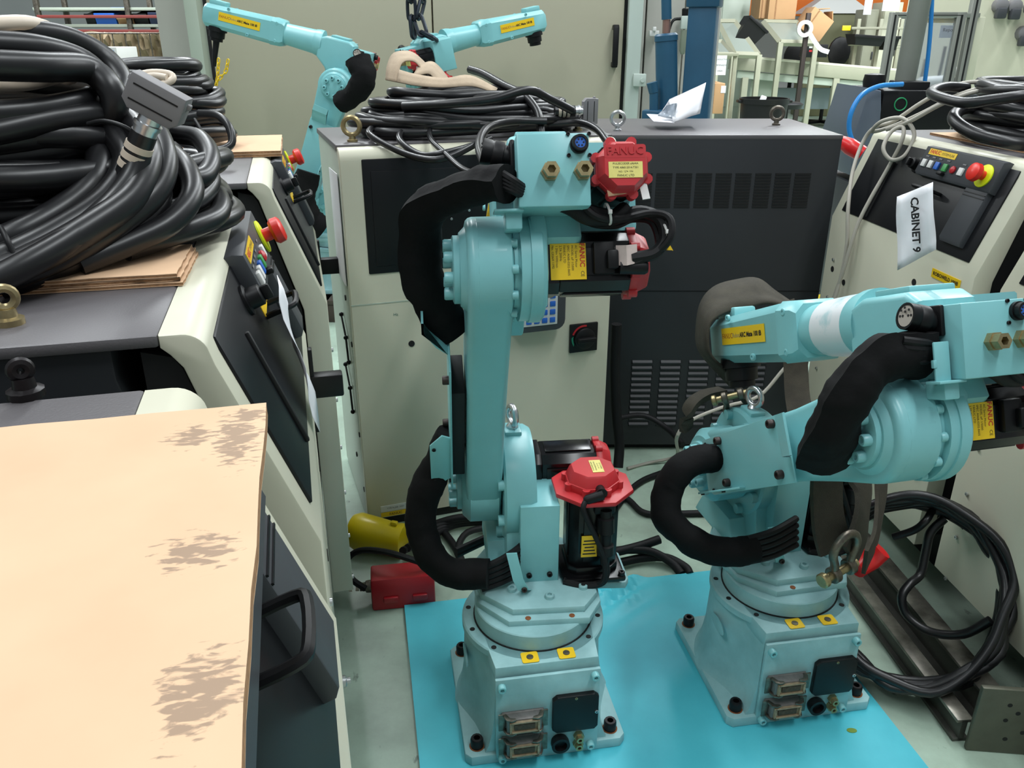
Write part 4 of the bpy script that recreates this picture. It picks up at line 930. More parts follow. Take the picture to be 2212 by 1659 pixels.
# ------------------------------------------------------------ cardboard
def cardboard_material(name, stain):
    m = bpy.data.materials.new(name); m.use_nodes = True; nt = m.node_tree; b = nt.nodes['Principled BSDF']; b.inputs['Roughness'].default_value = .85
    tc = nt.nodes.new('ShaderNodeTexCoord'); n = nt.nodes.new('ShaderNodeTexNoise'); n.inputs['Scale'].default_value = 9; n.inputs['Detail'].default_value = 6
    nt.links.new(tc.outputs['Object'], n.inputs['Vector'])
    r = nt.nodes.new('ShaderNodeValToRGB'); r.color_ramp.elements[0].color = srgb((204, 170, 138)); r.color_ramp.elements[1].color = srgb((214, 181, 149)); r.color_ramp.elements[0].position = .3; r.color_ramp.elements[1].position = .7
    nt.links.new(n.outputs['Fac'], r.inputs[0])
    # grey smudges of rubbed-off tape near the free corner: streaks masked to spots along the edge
    sep = nt.nodes.new('ShaderNodeSeparateXYZ'); nt.links.new(tc.outputs['Object'], sep.inputs[0])
    mp = nt.nodes.new('ShaderNodeMapping'); mp.inputs['Scale'].default_value = (48, 130, 1); mp.inputs['Rotation'].default_value = (0, 0, R(6)); nt.links.new(tc.outputs['Object'], mp.inputs[0])
    s = nt.nodes.new('ShaderNodeTexNoise'); s.inputs['Scale'].default_value = 1.9; s.inputs['Detail'].default_value = 4; s.inputs['Distortion'].default_value = .5; nt.links.new(mp.outputs[0], s.inputs['Vector'])
    def spot(cx, cy, rx, ry):
        vm = nt.nodes.new('ShaderNodeMapping'); vm.inputs['Location'].default_value = (-cx/rx, -cy/ry, 0); vm.inputs['Scale'].default_value = (1/rx, 1/ry, 0); nt.links.new(tc.outputs['Object'], vm.inputs[0])
        g = nt.nodes.new('ShaderNodeTexGradient'); g.gradient_type = 'SPHERICAL'; nt.links.new(vm.outputs[0], g.inputs[0]); return g.outputs['Fac']
    tot = None
    for sp in stain:
        o = spot(*sp)
        if tot is None: tot = o
        else:
            a = nt.nodes.new('ShaderNodeMath'); a.operation = 'MAXIMUM'; nt.links.new(tot, a.inputs[0]); nt.links.new(o, a.inputs[1]); tot = a.outputs[0]
    if tot is not None:
        k = nt.nodes.new('ShaderNodeMath'); k.operation = 'MULTIPLY_ADD'; k.inputs[1].default_value = .5; nt.links.new(tot, k.inputs[0]); nt.links.new(s.outputs['Fac'], k.inputs[2])
        rr = nt.nodes.new('ShaderNodeValToRGB'); rr.color_ramp.elements[0].position = .76; rr.color_ramp.elements[1].position = .86; nt.links.new(k.outputs[0], rr.inputs[0])
        gt = nt.nodes.new('ShaderNodeMath'); gt.operation = 'GREATER_THAN'; gt.inputs[1].default_value = .02; nt.links.new(tot, gt.inputs[0])
        ml = nt.nodes.new('ShaderNodeMath'); ml.operation = 'MULTIPLY'; nt.links.new(rr.outputs[0], ml.inputs[0]); nt.links.new(gt.outputs[0], ml.inputs[1])
        m2 = nt.nodes.new('ShaderNodeMath'); m2.operation = 'MULTIPLY'; m2.inputs[1].default_value = .62; nt.links.new(ml.outputs[0], m2.inputs[0])
        mx = nt.nodes.new('ShaderNodeMix'); mx.data_type = 'RGBA'; nt.links.new(m2.outputs[0], mx.inputs['Factor']); nt.links.new(r.outputs[0], mx.inputs['A']); mx.inputs['B'].default_value = srgb((104, 90, 80)); nt.links.new(mx.outputs['Result'], b.inputs['Base Color'])
    else: nt.links.new(r.outputs[0], b.inputs['Base Color'])
    return m
def card(name, label, M, w, l, n=1, th=.004, mat_=None, ragged=.0, parent=None):
    """corrugated sheet(s); local origin at the far right corner, +x to the left is negative, -y towards the viewer"""
    t = thing(name, label, 'cardboard', M=M)
    rnd = random.Random(int(w*1000)+n)
    for i in range(n):
        N = 16; pts = []
        for k in range(N+1): pts.append((-w*k/N, rnd.uniform(-ragged, ragged) if 0 < k < N else 0))
        for k in range(N+1): pts.append((-w+rnd.uniform(-ragged, ragged)*.5, -l*k/N))
        for k in range(N+1): pts.append((-w+w*k/N, -l+rnd.uniform(-ragged, ragged)))
        for k in range(N): pts.append((rnd.uniform(-ragged, ragged)*.6, -l+l*k/N))
        clean = [p for j, p in enumerate(pts) if j == 0 or (Vector(p)-Vector(pts[j-1])).length > 1e-5]
        z0 = i*(th+.0008); off = (rnd.uniform(-.006, .006), rnd.uniform(-.006, .006)) if n > 1 and i < n-1 else (0, 0)
        q = [(x+off[0], y+off[1]) for x, y in clean]
        obj('liner', MB().prism(q, z0+th-.0008, z0+th, 'z'), mat_ or M_card, t)
        obj('fluting', MB().prism([(x*.998, y*.998) for x, y in q], z0+.0008, z0+th-.0008, 'z'), M_card_edge, t)
        obj('liner', MB().prism(q, z0, z0+.0008, 'z'), M_card, t)
    return t
p = uz(575, 869, 1.142); q = uz(517, 1659, 1.142); d = (p-q); yaw = math.degrees(math.atan2(-d.x, d.y))
M_cardC = cardboard_material('smudged_cardboard', [(-.018, -.055, .030, .075), (-.045, -.045, .03, .03), (-.012, -.02, .03, .025), (-.028, -.185, .034, .032), (-.018, -.29, .03, .05), (-.27, -.14, .02, .015)])
card('cardboard_sheet', 'large flat cardboard sheet with grey smudges along its edge covering the console', T((p.x, p.y, 1.1318)) @ RZ(yaw), .62, .60, 1, .010, M_cardC, .0015)
p = uz(415, 528, 1.14); card('folded_cardboard', 'stack of ragged cardboard under the heap of thick black cables', T((p.x, p.y, 1.1262)) @ RZ(13), .34, .145, 3, .0042, None, .0012)
p = uz(609, 290, 1.14); card('cardboard_sheet', 'double-thick corrugated cardboard sheet under the tied cable coil', T((p.x, p.y, 1.1262)) @ RZ(14), .40, .34, 2, .006, None, .0008)
p = uz(1890, 262, 1.14); card('cardboard_sheet', 'cardboard sheet under the cable pile beside the looped grey cables', T((1.62, 2.47, 1.1262)) @ RZ(-84+90), .44, .50, 1, .006, None, .0008)

# ------------------------------------------------------------ paper
tg = thing('paper_tag', 'creased white paper tag reading CABINET 9 hung on the console handle', 'paper', M=T((0, 0, 0)))
C1 = [uy(1940, 430, 1.93), uy(2000, 408, 1.88), uy(2018, 392, 1.86)]
rows = []
for k in range(9):
    f = k/8
    l = uy(1938+2*f, 425+f*158, 1.935-.06*f); r = uy(2016+4*f*(1 if k > 1 else .2), 393+f*148, 1.865-.05*f)
    row = []
    for j in range(7):
        g = j/6; v = l.lerp(r, g); v = v + Vector((-.6, -.8, 0))*(.006*math.sin(g*5+f*7)+.008*math.sin(f*3.0+g*2)); row.append(v)
    rows.append(row)
b = MB(); V = [[b.bm.verts.new(v) for v in row] for row in rows]
for a, c in zip(V, V[1:]):
    for j in range(6): b.bm.faces.new((a[j], a[j+1], c[j+1], c[j]))
me = b.mesh('sheet', 60); so = obj('sheet', me, M_white, tg); md = so.modifiers.new('thickness', 'SOLIDIFY'); md.thickness = .0006
cN = (rows[0][3]+rows[8][3])/2; dn = (rows[8][3]-rows[0][3]).normalized(); ac = (rows[4][6]-rows[4][0]).normalized()
letters('CABINET 9', .0255, M_ink, tg, frame(cN+Vector((-.6, -.78, .1)).normalized()*.0165+ac*.004, dn, ac), bold=.0008)
ht = thing('paper_tag', 'creased white paper tag hanging edge-on from the console beside the thick cables', 'paper', M=T((0, 0, 0)))
b = MB(); rr = []
for k in range(10):
    f = k/9; c = uy(600+88*f**1.1, 605+300*f, 1.10-.02*f); o = Vector((-.030, .095, .0))*(.6+.4*min(1, f*3))
    wv = Vector((.006*math.sin(f*9), .0, 0)); rr.append([c+o*(j/4-.5)*.9+wv*(j-2)*.5 for j in range(5)])
V = [[b.bm.verts.new(v) for v in row] for row in rr]
for a, c in zip(V, V[1:]):
    for j in range(4): b.bm.faces.new((a[j], a[j+1], c[j+1], c[j]))
so = obj('sheet', b.mesh('sheet', 60), M_white, ht); md = so.modifiers.new('thickness', 'SOLIDIFY'); md.thickness = .0006
# rolled paper bag on the louvred cabinet
pb = thing('paper_envelope', 'torn white padded envelope propped open on the grey top of the louvred cabinet', 'envelope', M=T((.45, 2.82, 1.1012)))
def sheet(t, name, BL, BR, TR, TL, m, bulge=(0, -.01, 0), th=.0016, n=7, crease=.002):
    b = MB(); c = [Vector(uy(*q)) for q in (BL, BR, TR, TL)]; V = []
    for i in range(n):
        v = i/(n-1); row = []
        for j in range(n):
            u = j/(n-1); p = c[0].lerp(c[1], u).lerp(c[3].lerp(c[2], u), v)+Vector(bulge)*(math.sin(u*3.14)*math.sin(v*3.14)+.0)+Vector((0, crease, 0))*math.sin(u*11+v*7)
            p.z = max(p.z, 1.1022); row.append(b.bm.verts.new(lift(t, [p])[0]))
        V.append(row)
    for a, c_ in zip(V, V[1:]):
        for j in range(n-1): b.bm.faces.new((a[j], a[j+1], c_[j+1], c_[j]))
    so = obj(name, b.mesh(name, 60), m, t); md = so.modifiers.new('thickness', 'SOLIDIFY'); md.thickness = th; return so
sheet(pb, 'front_panel', (1454, 264, 2.78), (1512, 245, 2.82), (1525, 178, 2.95), (1445, 217, 2.89), M_white, (.012, -.02, .01))
sheet(pb, 'back_panel', (1425, 248, 2.92), (1500, 240, 2.95), (1524, 180, 2.96), (1447, 215, 2.92), M_white, (0, .02, 0))
sheet(pb, 'bottom_panel', (1412, 262, 2.80), (1456, 265, 2.78), (1480, 250, 2.93), (1397, 246, 2.93), M_white, (0, 0, .0))
sheet(pb, 'plastic_liner', (1420, 250, 2.83), (1458, 258, 2.80), (1462, 222, 2.82), (1440, 228, 2.84), mat('clear_plastic', (205, 215, 225), .12, trans=.6), (0, .02, 0), .0008, 7, .006)

# ------------------------------------------------------------ slings and shackles
sl = thing('lifting_sling', 'dark olive webbing sling draped over the wrist of the folded robot', 'sling', (.50, 1.75, .75))
def strap(t, L, w, th=.006, up=None, m=None, name='webbing'): return obj(name, MB().tube(lift(t, W(L)), .5, flat=(w, th), sub=6, up=up), m or M_olive, t)
def ribbon(t, E, m, name='webbing', th=.003):
    """strap given by its two edges"""
    A = lift(t, W([e[0] for e in E])); B = lift(t, W([e[1] for e in E])); A, _ = catmull(A, [1]*len(A), 5, False); B, _ = catmull(B, [1]*len(B), 5, False)
    b = MB(); V = [[b.bm.verts.new(a.lerp(c, k/3)) for k in range(4)] for a, c in zip(A, B)]
    for p_, q_ in zip(V, V[1:]):
        for k in range(3): b.bm.faces.new((p_[k], p_[k+1], q_[k+1], q_[k]))
    so = obj(name, b.mesh(name, 60), m, t); md = so.modifiers.new('thickness', 'SOLIDIFY'); md.thickness = th; return so
ribbon(sl, [((1716, 662, 1.98), (1690, 664, 1.86)), ((1672, 632, 1.98), (1657, 657, 1.85)), ((1635, 605, 1.96), (1605, 668, 1.83)), ((1591, 608, 1.95), (1572, 676, 1.82)), ((1547, 621, 1.93), (1548, 688, 1.80)), ((1519, 652, 1.91), (1535, 704, 1.79)), ((1509, 700, 1.88), (1532, 740, 1.78)), ((1512, 752, 1.86), (1540, 768, 1.78)), ((1550, 800, 1.84), (1572, 800, 1.80)), ((1585, 838, 1.80), (1602, 830, 1.78))], M_olive, th=.007)
strap(sl, [(1690, 655, 1.98), (1710, 700, 2.0), (1718, 780, 1.98), (1722, 850, 1.92), (1730, 900, 1.85)], .060, .006, (.3, .9, 0))
strap(sl, [(1560, 845, 1.88), (1520, 855, 1.84), (1490, 880, 1.80), (1480, 930, 1.80)], .030, .016, (0, 0, 1))
sg = thing('lifting_sling', 'dark greasy webbing sling hanging under the folded robot beside its base', 'sling', (.80, 1.45, .3))
strap(sg, [(1790, 1000, 1.42), (1785, 1060, 1.40), (1790, 1130, 1.37), (1805, 1190, 1.35)], .072, .010, (.3, -.9, 0))
strap(sg, [(1850, 1010, 1.48), (1862, 1070, 1.44), (1858, 1140, 1.38), (1835, 1200, 1.34)], .075, .010, (.5, -.8, 0))
strap(sg, [(1905, 1020, 1.66), (1900, 1090, 1.60), (1890, 1160, 1.52), (1868, 1215, 1.44)], .060, .008, (.5, -.8, 0))
def shackle(label, c, axis, up, s, m=None):
    t = thing('bow_shackle', label, 'shackle', M=frame(c, axis, up) @ Matrix.Diagonal((s, s, s, 1)))
    pts = [(-.016, 0, 0), (-.018, .02, 0), (-.024, .038, 0), (-.018, .056, 0), (0, .064, 0), (.018, .056, 0), (.024, .038, 0), (.018, .02, 0), (.016, 0, 0)]
    obj('bow', MB().tube(pts, .0062, 10, 4), m or M_dull, t)
    for sx in (-.016, .016): obj('lug', MB().cyl((sx-.006, 0, 0), (sx+.006, 0, 0), .0125, seg=18, bev=.002), m or M_dull, t)
    obj('pin', MB().cyl((-.034, 0, 0), (.030, 0, 0), .0065, seg=14).cyl((-.042, 0, 0), (-.032, 0, 0), .011, seg=16, bev=.002), M_brass, t)
    return t
shackle('rusty bow shackle hooked on the sling beside the folded robot base', uy(1818, 1232, 1.325), (.85, .5, .1), (.1, 0, 1), 1.35)
shackle('bow shackle through the bright eye bolt of the folded robot', uy(1583, 855, 1.72), (.85, -.2, .35), (-.35, .3, -.8), 1.15)
rs = thing('red_sleeve', 'short bright red plastic sleeve on the cable under the hanging sling', 'sleeve', M=T((0, 0, 0)))
obj('sleeve', MB().tube(W([(1905, 1188, 1.52), (1880, 1208, 1.52), (1850, 1230, 1.50)]), [.022, .024, .020], 12, 3), mat('bright_red', (215, 38, 40), .3), rs)

# beige webbing strap on the cable pile
bs = thing('webbing_strap', 'crumpled beige webbing strap lying on the pile of black cables', 'strap', (-.15, 2.5, 1.28))
ribbon(bs, [((832, 172, 2.46), (862, 178, 2.42)), ((836, 140, 2.50), (862, 150, 2.45)), ((850, 114, 2.56), (872, 132, 2.48)), ((885, 110, 2.60), (895, 132, 2.50)), ((912, 128, 2.60), (912, 148, 2.50)), ((945, 165, 2.58), (935, 168, 2.48))], M_beige_web)
ribbon(bs, [((862, 150, 2.44), (858, 176, 2.40)), ((900, 160, 2.42), (898, 184, 2.38)), ((960, 168, 2.42), (958, 188, 2.38)), ((1015, 162, 2.46), (1020, 185, 2.40)), ((1075, 190, 2.44), (1070, 200, 2.40))], M_beige_web)
ribbon(bs, [((905, 140, 2.52), (890, 165, 2.44)), ((930, 132, 2.55), (925, 158, 2.45)), ((948, 142, 2.54), (940, 170, 2.44)), ((972, 172, 2.50), (955, 182, 2.42))], M_beige_web)

# ------------------------------------------------------------ chains
def link_mesh(L, w, r):
    pts = [(-w, 0, -L), (-w, 0, L)] + [(-w*math.cos(R(a)), 0, L+w*math.sin(R(a))) for a in (45, 90, 135)] + [(w, 0, L), (w, 0, -L)] + [(w*math.cos(R(a)), 0, -L-w*math.sin(R(a))) for a in (45, 90, 135)]
    return MB().tube(pts, r, 6, 2, True)
def chain(name, label, runs, L, w, r, m):
    t = thing(name, label, 'chain', (0, 0, 0)); me = link_mesh(L, w, r).mesh('chain_link'); me.materials.append(m)
    t.location = runs[0][-1]; t.matrix_basis = T(runs[0][-1]); pitch = 2*(L+w)-2*r*1.2
    for P in runs:
        Q, _ = catmull([Vector(p) for p in P], [1]*len(P), 8, False); acc = 0; last = Q[0]; nxt = 0; k = 0
        for a, b_ in zip(Q, Q[1:]):
            seg = (b_-a).length
            while acc+seg >= nxt:
                f = (nxt-acc)/seg if seg else 0; pos = a.lerp(b_, f); dr = (b_-a).normalized()
                obj('chain_link', me, None, t, T(pos-t.location) @ Vector((0, 0, 1)).rotation_difference(dr).to_matrix().to_4x4() @ RZ(90*(k % 2)+20)); k += 1; nxt += pitch
            acc += seg
    return t
chain('yellow_chain', 'thin yellow plastic chain hanging from the black rod of the far robot', [[uy(472, 132, 4.25), uy(471, 150, 4.25), uy(468, 180, 4.25), uy(459, 222, 4.25)], [uy(492, 134, 4.25), uy(487, 155, 4.25), uy(470, 175, 4.24), uy(463, 200, 4.24)]], .0075, .0065, .0028, mat('yellow_chain_plastic', (232, 196, 30), .4))
chain('hoist_chain', 'dark steel hoist chain hanging above the robot behind the cable pile', [[uy(886, -60, 4.30), uy(888, 0, 4.30), uy(890, 40, 4.30), uy(893, 72, 4.30)], [uy(915, -60, 4.32), uy(912, 0, 4.32), uy(905, 40, 4.30), uy(915, 70, 4.28), uy(930, 80, 4.25)]], .030, .020, .009, mat('dark_chain_steel', (52, 58, 66), .4, .7))

# ------------------------------------------------------------ steel rails and plate on the floor at the right
def rail(label, a, b_, w, h, m=M_charcoal):
    a = Vector(a); b_ = Vector(b_); L = (b_-a).length; M = frame(a, b_-a, Vector((0, 0, 1)).cross(b_-a))
    t = thing('steel_rail', label, 'rail', M=M)
    obj('web', MB().box((L/2, 0, h/2), (L, w*.35, h-.006)), mat('rail_grey', (82, 82, 76), .5, .4, var=.2, vscale=12), t)
    obj('top_flange', MB().box((L/2, 0, h-.004), (L, w, .008), .001), mat('worn_rail_steel', (150, 146, 136), .35, .6, col2=(70, 68, 62), vscale=14), t)
    obj('bottom_flange', MB().box((L/2, 0, .005), (L, w, .008), .001), mat('rail_grey', (82, 82, 76)), t)
    return t
rail('long steel rail on the floor beneath the leaning cable coil', (.985, 2.02, .0), (1.04, 1.33, .0), .05, .085)
rail('dark steel rail on the floor between the cyan sheet and the cable coil', (.905, 1.95, .0), (.955, 1.32, .0), .035, .06)
pq = uz(2088, 1625, .0)
hp = thing('perforated_plate', 'dull steel plate with bolt holes standing at the end of the rails', 'plate', M=frame((pq.x+.10, pq.y+.0, .0), (.99, -.10, 0), (.10, .99, 0)))
obj('plate', MB().box((.0, 0, .085), (.20, .012, .168), .002), mat('dull_plate', (96, 96, 84), .5, .5, var=.15, vscale=15), hp)
for (x, z) in ((-.04, .13), (-.02, .11), (-.04, .09), (.02, .10), (.0, .06), (.03, .05), (-.03, .04)): obj('plate_hole', MB().cyl((x, -.0065, z), (x, -.0058, z), .005, seg=10), M_darkgap, hp)

lf = uz(1840, 1578, .0125); tag(obj('leaf', MB().prism([(x*1.0, y*.6) for x, y in ngon(14, .011)], 0, .0008, 'z'), mat('green_leaf', (110, 140, 50), .6), None, T(lf)), 'tiny green leaf fragment lying on the cyan sheet', 'leaf')
# ------------------------------------------------------------ things behind the cabinets
def bb(x0, y0, x1, y1, Y):
    a = uy((x0+x1)/2, (y0+y1)/2, Y); w = uy(x1, (y0+y1)/2, Y).x-uy(x0, (y0+y1)/2, Y).x; h = uy((x0+x1)/2, y0, Y).z-uy((x0+x1)/2, y1, Y).z
    return a, w, h
def bbox(mb, x0, y0, x1, y1, Y, dep, bev=.004, rot=None):
    a, w, h = bb(x0, y0, x1, y1, Y); mb.box((a.x, Y+dep/2, a.z), (w, dep, h), min(bev, w*.2, h*.2), rot=rot); return mb
def simple(name, label, cat, x0, y0, x1, y1, Y, dep, m, bev=.006, rot=None, group=None):
    return tag(obj(name, bbox(MB(), x0, y0, x1, y1, Y, dep, bev, rot), m), label, cat, group)
M_far = mat('far_wall_paint', (196, 198, 196), .6, var=.05, vscale=.6)
M_bench = mat('bench_beige', (152, 152, 132), .5, var=.04)
M_orange = mat('orange_paint', (232, 116, 34), .5)
M_kraft = mat('kraft_box', (186, 146, 106), .85, var=.06, vscale=3)
M_glass = mat('acrylic', (225, 230, 238), .08, trans=.85)
M_profile = mat('aluminium_profile', (150, 152, 144), .4, .5)
M_cream = mat('cream_panel', (214, 212, 188), .5, var=.02)
struct('wall_far', MB().box((6, 20, 2.5), (40, .2, 5)), M_far)
# low pallet under the two far robots
pl = thing('pallet', 'low dark pallet carrying the two robots by the enclosure door', 'pallet', (-.64, 4.40, 0))
for i in range(7): obj('deck_board', MB().box((-.66+.22*i, 0, .108), (.19, .62, .024), .003), mat('dark_wood', (66, 58, 50), .8, var=.2), pl)
for y in (-.26, 0, .26): obj('bearer', MB().box((0, y, .048), (1.5, .09, .094), .003), mat('dark_wood', (66, 58, 50)), pl)
# blue engine hoist
YH = 3.75; h0 = uy(1512, 130, YH)
eh = thing('engine_hoist', 'blue hydraulic engine hoist standing behind the louvred cabinet', 'hoist', (h0.x, YH, 0), R(-20))
obj('mast', MB().box((0, 0, .98), (.115, .10, 1.80), .006), M_crane, eh)
obj('mast_sleeve', MB().box((0, 0, 1.72), (.135, .12, .46), .006), M_crane, eh)
obj('base_beam', MB().box((0, 0, .075), (.60, .10, .09), .006), M_crane, eh)
for sx in (-.26, .26): obj('leg', MB().box((sx, .52, .075), (.08, 1.1, .08), .006), M_crane, eh)
for (sx, yy) in ((-.26, 0), (.26, 0), (-.26, 1.0), (.26, 1.0)): obj('caster', MB().cyl((sx-.02, yy, .032), (sx+.02, yy, .032), .032, seg=16), M_black, eh)
r0 = lift(eh, [uy(1441, 250, YH), uy(1439, 72, YH), uy(1440, 42, YH), uy(1438, -80, YH)]); b0 = r0[0]+(r0[0]-r0[1])*1.2
obj('ram_cylinder', MB().lathe([(0, .044), (.02, .046), ((r0[1]-b0).length-.03, .046), ((r0[1]-b0).length-.029, .049), ((r0[1]-b0).length-.008, .049), ((r0[1]-b0).length, .040)], b0, r0[1]-b0, 28), M_crane, eh)
obj('ram_rod', MB().cyl(r0[1], r0[2], .0165), mat('copper_rod', (178, 140, 128), .3, .8), eh); obj('ram_extension', MB().cyl(r0[2], r0[3], .021), M_crane, eh)
obj('foot_bracket', MB().box(tuple(b0+Vector((0, 0, -.02))), (.10, .08, .05), .004), M_crane, eh)
obj('stay', MB().box((b0.x/2, b0.y/2, b0.z-.03), (abs(b0.x)+.06, .05, .04), .003), M_crane, eh)
pp = lift(eh, [uy(1412, 240, YH-.05), uy(1412, 200, YH-.05), uy(1408, 178, YH-.05)])
obj('pump', MB().cyl(pp[0], pp[1], .018).cyl(pp[1], pp[2], .020, .023).box(tuple(pp[0]+Vector((0, 0, -.02))), (.09, .06, .05), .006), M_crane, eh)
# air service unit and valve on the wall
au = thing('air_regulator', 'small air filter regulator fixed to the grey wall behind the hoist', 'regulator', (0, 0, 0)); a0 = uy(1478, 65, YW-.03); au.location = a0; au.matrix_basis = T(a0)
obj('body', MB().box((0, 0, .04), (.05, .05, .07), .006), M_frame, au); obj('knob', MB().lathe([(0, .02), (.035, .022), (.04, .016)], (0, 0, .075), (0, 0, 1), 16), M_black, au); obj('bowl', MB().lathe([(0, .01), (.02, .02), (.13, .02)], (0, 0, -.13), (0, 0, 1), 16), mat('grey_green', (130, 138, 122), .4), au)
obj('hose', MB().tube([(-.02, 0, .06), (-.07, -.01, .05), (-.09, -.01, -.02), (-.08, 0, -.12)], .008, 8, 4), M_black, au)
vv = tag(obj('wall_valve', bbox(bbox(MB(), 1404, 66, 1424, 78, YW-.05, .06), 1411, 58, 1418, 67, YW-.07, .04), M_plainwhite), 'small white valve block on the grey wall left of the blue hoist', 'valve')
# cream machine wall and aluminium guard on the right
YG = 5.6
struct('wall_right', MB().box((uy(2160, 100, YG).x+.9, YG+.85, 1.6), (uy(2400, 100, YG).x-uy(2035, 100, YG).x+1.2, .1, 3.2)), M_cream)
for k, (px, py) in enumerate(((2160, -8), (2190, -6), (2210, 52), (2228, -4))):
    p_ = uy(px, py+20, YG+.78); q = thing('wall_plug', 'grey plug socket on the cream machine wall above the cable pile', 'socket', M=T(p_), group='grey sockets on the cream wall')
    obj('cover', MB().lathe([(0, .05), (.05, .048), (.06, .03)], (0, .02, 0), (0, -1, 0), 12), M_grey, q); obj('cap', MB().box((0, -.03, -.05), (.07, .05, .07), .01), M_darkgrey, q)
gf = thing('guard_frame', 'aluminium profile guard with clear acrylic panes behind the grey post', 'guard', (uy(2020, 100, YG).x, YG, 0))
def gpart(name, x0, y0, x1, y1, m, dep=.045, dY=0.0):
    a, w, h = bb(x0, y0, x1, y1, YG+dY); return obj(name, MB().box((a.x-gf.location.x, dep/2+dY, a.z), (w, dep, h), .003), m, gf)
gpart('top_rail', 1938, 26, 2085, 38, M_profile); gpart('top_rail', 2085, 28, 2118, 38, M_profile)
def gpost(xa, ya, xb, yb, w, nm='post'):
    a = uy(xa, ya, YG); b_ = uy(xb, yb, YG); b_ = Vector((a.x, a.y, .0)); o = Vector((gf.location.x, YG, 0))
    obj(nm, MB().box((a.x-o.x, .022, a.z/2), (w, .045, a.z), .003), M_profile, gf)
    obj('profile_groove', MB().box((a.x-o.x, -.0005, a.z/2), (w*.22, .003, a.z*.98)), M_darkgap, gf)
gpost(1936, 26, 1916, 160, .05); gpost(2080, 26, 2055, 190, .06); gpost(2120, -40, 2105, 190, .05)
gpart('bottom_rail', 1915, 190, 2075, 203, M_profile)
for (x0, x1) in ((1943, 2073), (2086, 2114)): gpart('acrylic_pane', x0, 38, x1, 190, M_glass if x0 < 2000 else M_cream, .006, .02)
for k in range(3): obj('profile_groove', MB().box((uy(2010, 32, YG).x-gf.location.x, -.0005, uy(2010, 31+k*2, YG).z), (uy(2080, 32, YG).x-uy(1940, 32, YG).x, .002, .004)), M_darkgap, gf) if k == 1 else None
# work seen through the guard
gpart('warning_strip', 2004, 40, 2072, 50, M_yellow, .004, .03)
sg_ = simple('notice_sheet', 'white notice sheet hung inside the acrylic guard', 'paper', 2030, 55, 2070, 82, YG+.027, .004, M_white, .001); pz = uy(2051, 65, YG+.025); letters('Report', .03, M_ink, sg_, T((pz.x, YG+.0245, pz.z)) @ RX(90))
fx = thing('assembly_fixture', 'small steel assembly fixture inside the acrylic guard', 'fixture', (uy(2010, 165, YG+.4).x, YG+.4, uy(2010, 190, YG+.4).z))
for k in range(4): obj('clamp_rod', MB().cyl((-.05+.06*k, 0, .05), (-.045+.06*k, 0, .20+.05*(k % 2)), .006), M_boltdark, fx)
obj('clear_tube', MB().cyl((-.06, -.02, .10), (.22, -.02, .11), .028), M_plainwhite, fx); obj('fixture_block', MB().box((.08, .0, .03), (.30, .10, .07), .006), M_panel, fx); obj('fixture_block', MB().box((-.02, -.04, -.01), (.16, .08, .05), .006), M_red, fx)
obj('table', MB().box((.0, .1, -.06), (.8, .4, .05), .006), M_darkgrey, fx); obj('pedestal', MB().box((.0, .1, -.085-fx.location.z/2+.04), (.6, .3, fx.location.z-.08), .006), M_darkgrey, fx)
# grey and black feeder machine with the round post
YF = 4.05
fm = thing('feeder_machine', 'grey machine hood with black box and round grey post behind the tagged console', 'machine', (uy(1960, 300, YF).x, YF, 0))
def L4(px, py, Y=YF): return lift(fm, [uy(px, py, Y)])[0]
a, w, h = bb(1902, 196, 2060, 290, YF); obj('black_box', MB().box((a.x-fm.location.x, .22, a.z), (w, .44, h), .006), M_black, fm)
hd = [L4(1905, 196), L4(1878, 190), L4(1862, 240), L4(1838, 310), L4(1840, 380), L4(1905, 380)]
obj('grey_hood', MB().prism([(p_.x, p_.z) for p_ in hd], .0, .42, 'y', .01), mat('blue_grey_plastic', (92, 100, 112), .45), fm)
obj('cabinet', MB().box((.0, .24, .36), (.44, .48, .72), .01), M_darkgrey, fm)
obj('round_knob', MB().lathe([(0, .045), (.03, .05), (.06, .045), (.065, .02)], (L4(1905, 188).x, .1, L4(1905, 188).z-.01), (0, 0, 1), 20), M_black, fm)
pa, pb_ = L4(1952, 190, YF+.18), L4(1980, -90, YF+.18); pb_.x = pa.x+.01
obj('post', MB().cyl(pa, pb_, .047, seg=28), mat('grey_tube', (116, 120, 112), .5, var=.05), fm); obj('post_clamp', MB().box((pa.x, .13, pa.z-.01), (.13, .16, .09), .006), M_black, fm)
gl = obj('emblem', MB().torus((L4(1945, 225).x, -.002, L4(1945, 225).z), (0, 1, 0), .028, .003, 20, 8), mat('green_mark', (40, 150, 96), .4), fm)
bh = thing('air_hose', 'bright blue air hose curving round the grey machine hood', 'hose', (uy(1850, 300, YF-.1).x, YF-.1, 0))
M_bluehose = mat('blue_hose', (42, 132, 206), .35)
obj('hose', MB().tube(lift(bh, [uy(1950, 182, YF-.04), uy(1900, 186, YF-.06), uy(1862, 205, YF-.10), uy(1840, 240, YF-.12), uy(1834, 275, YF-.12), uy(1842, 305, YF-.12), uy(1860, 320, YF-.1)]), .011, 10, 6), M_bluehose, bh)
b2 = thing('air_hose', 'blue air hose hanging straight beside the round grey post', 'hose', (uy(2005, 100, YF+.15).x, YF+.15, 1.2))
obj('hose', MB().tube(lift(b2, [uy(2015, -60, YF+.2), uy(2012, 30, YF+.2), uy(2006, 110, YF+.2), uy(1996, 190, YF+.2)]), .010, 10, 4), M_bluehose, b2)
ry = thing('floor_marker', 'red and white plastic barrier foot on the floor beside the louvred cabinet', 'barrier', (uy(1836, 330, 3.3).x, 3.3, .45))
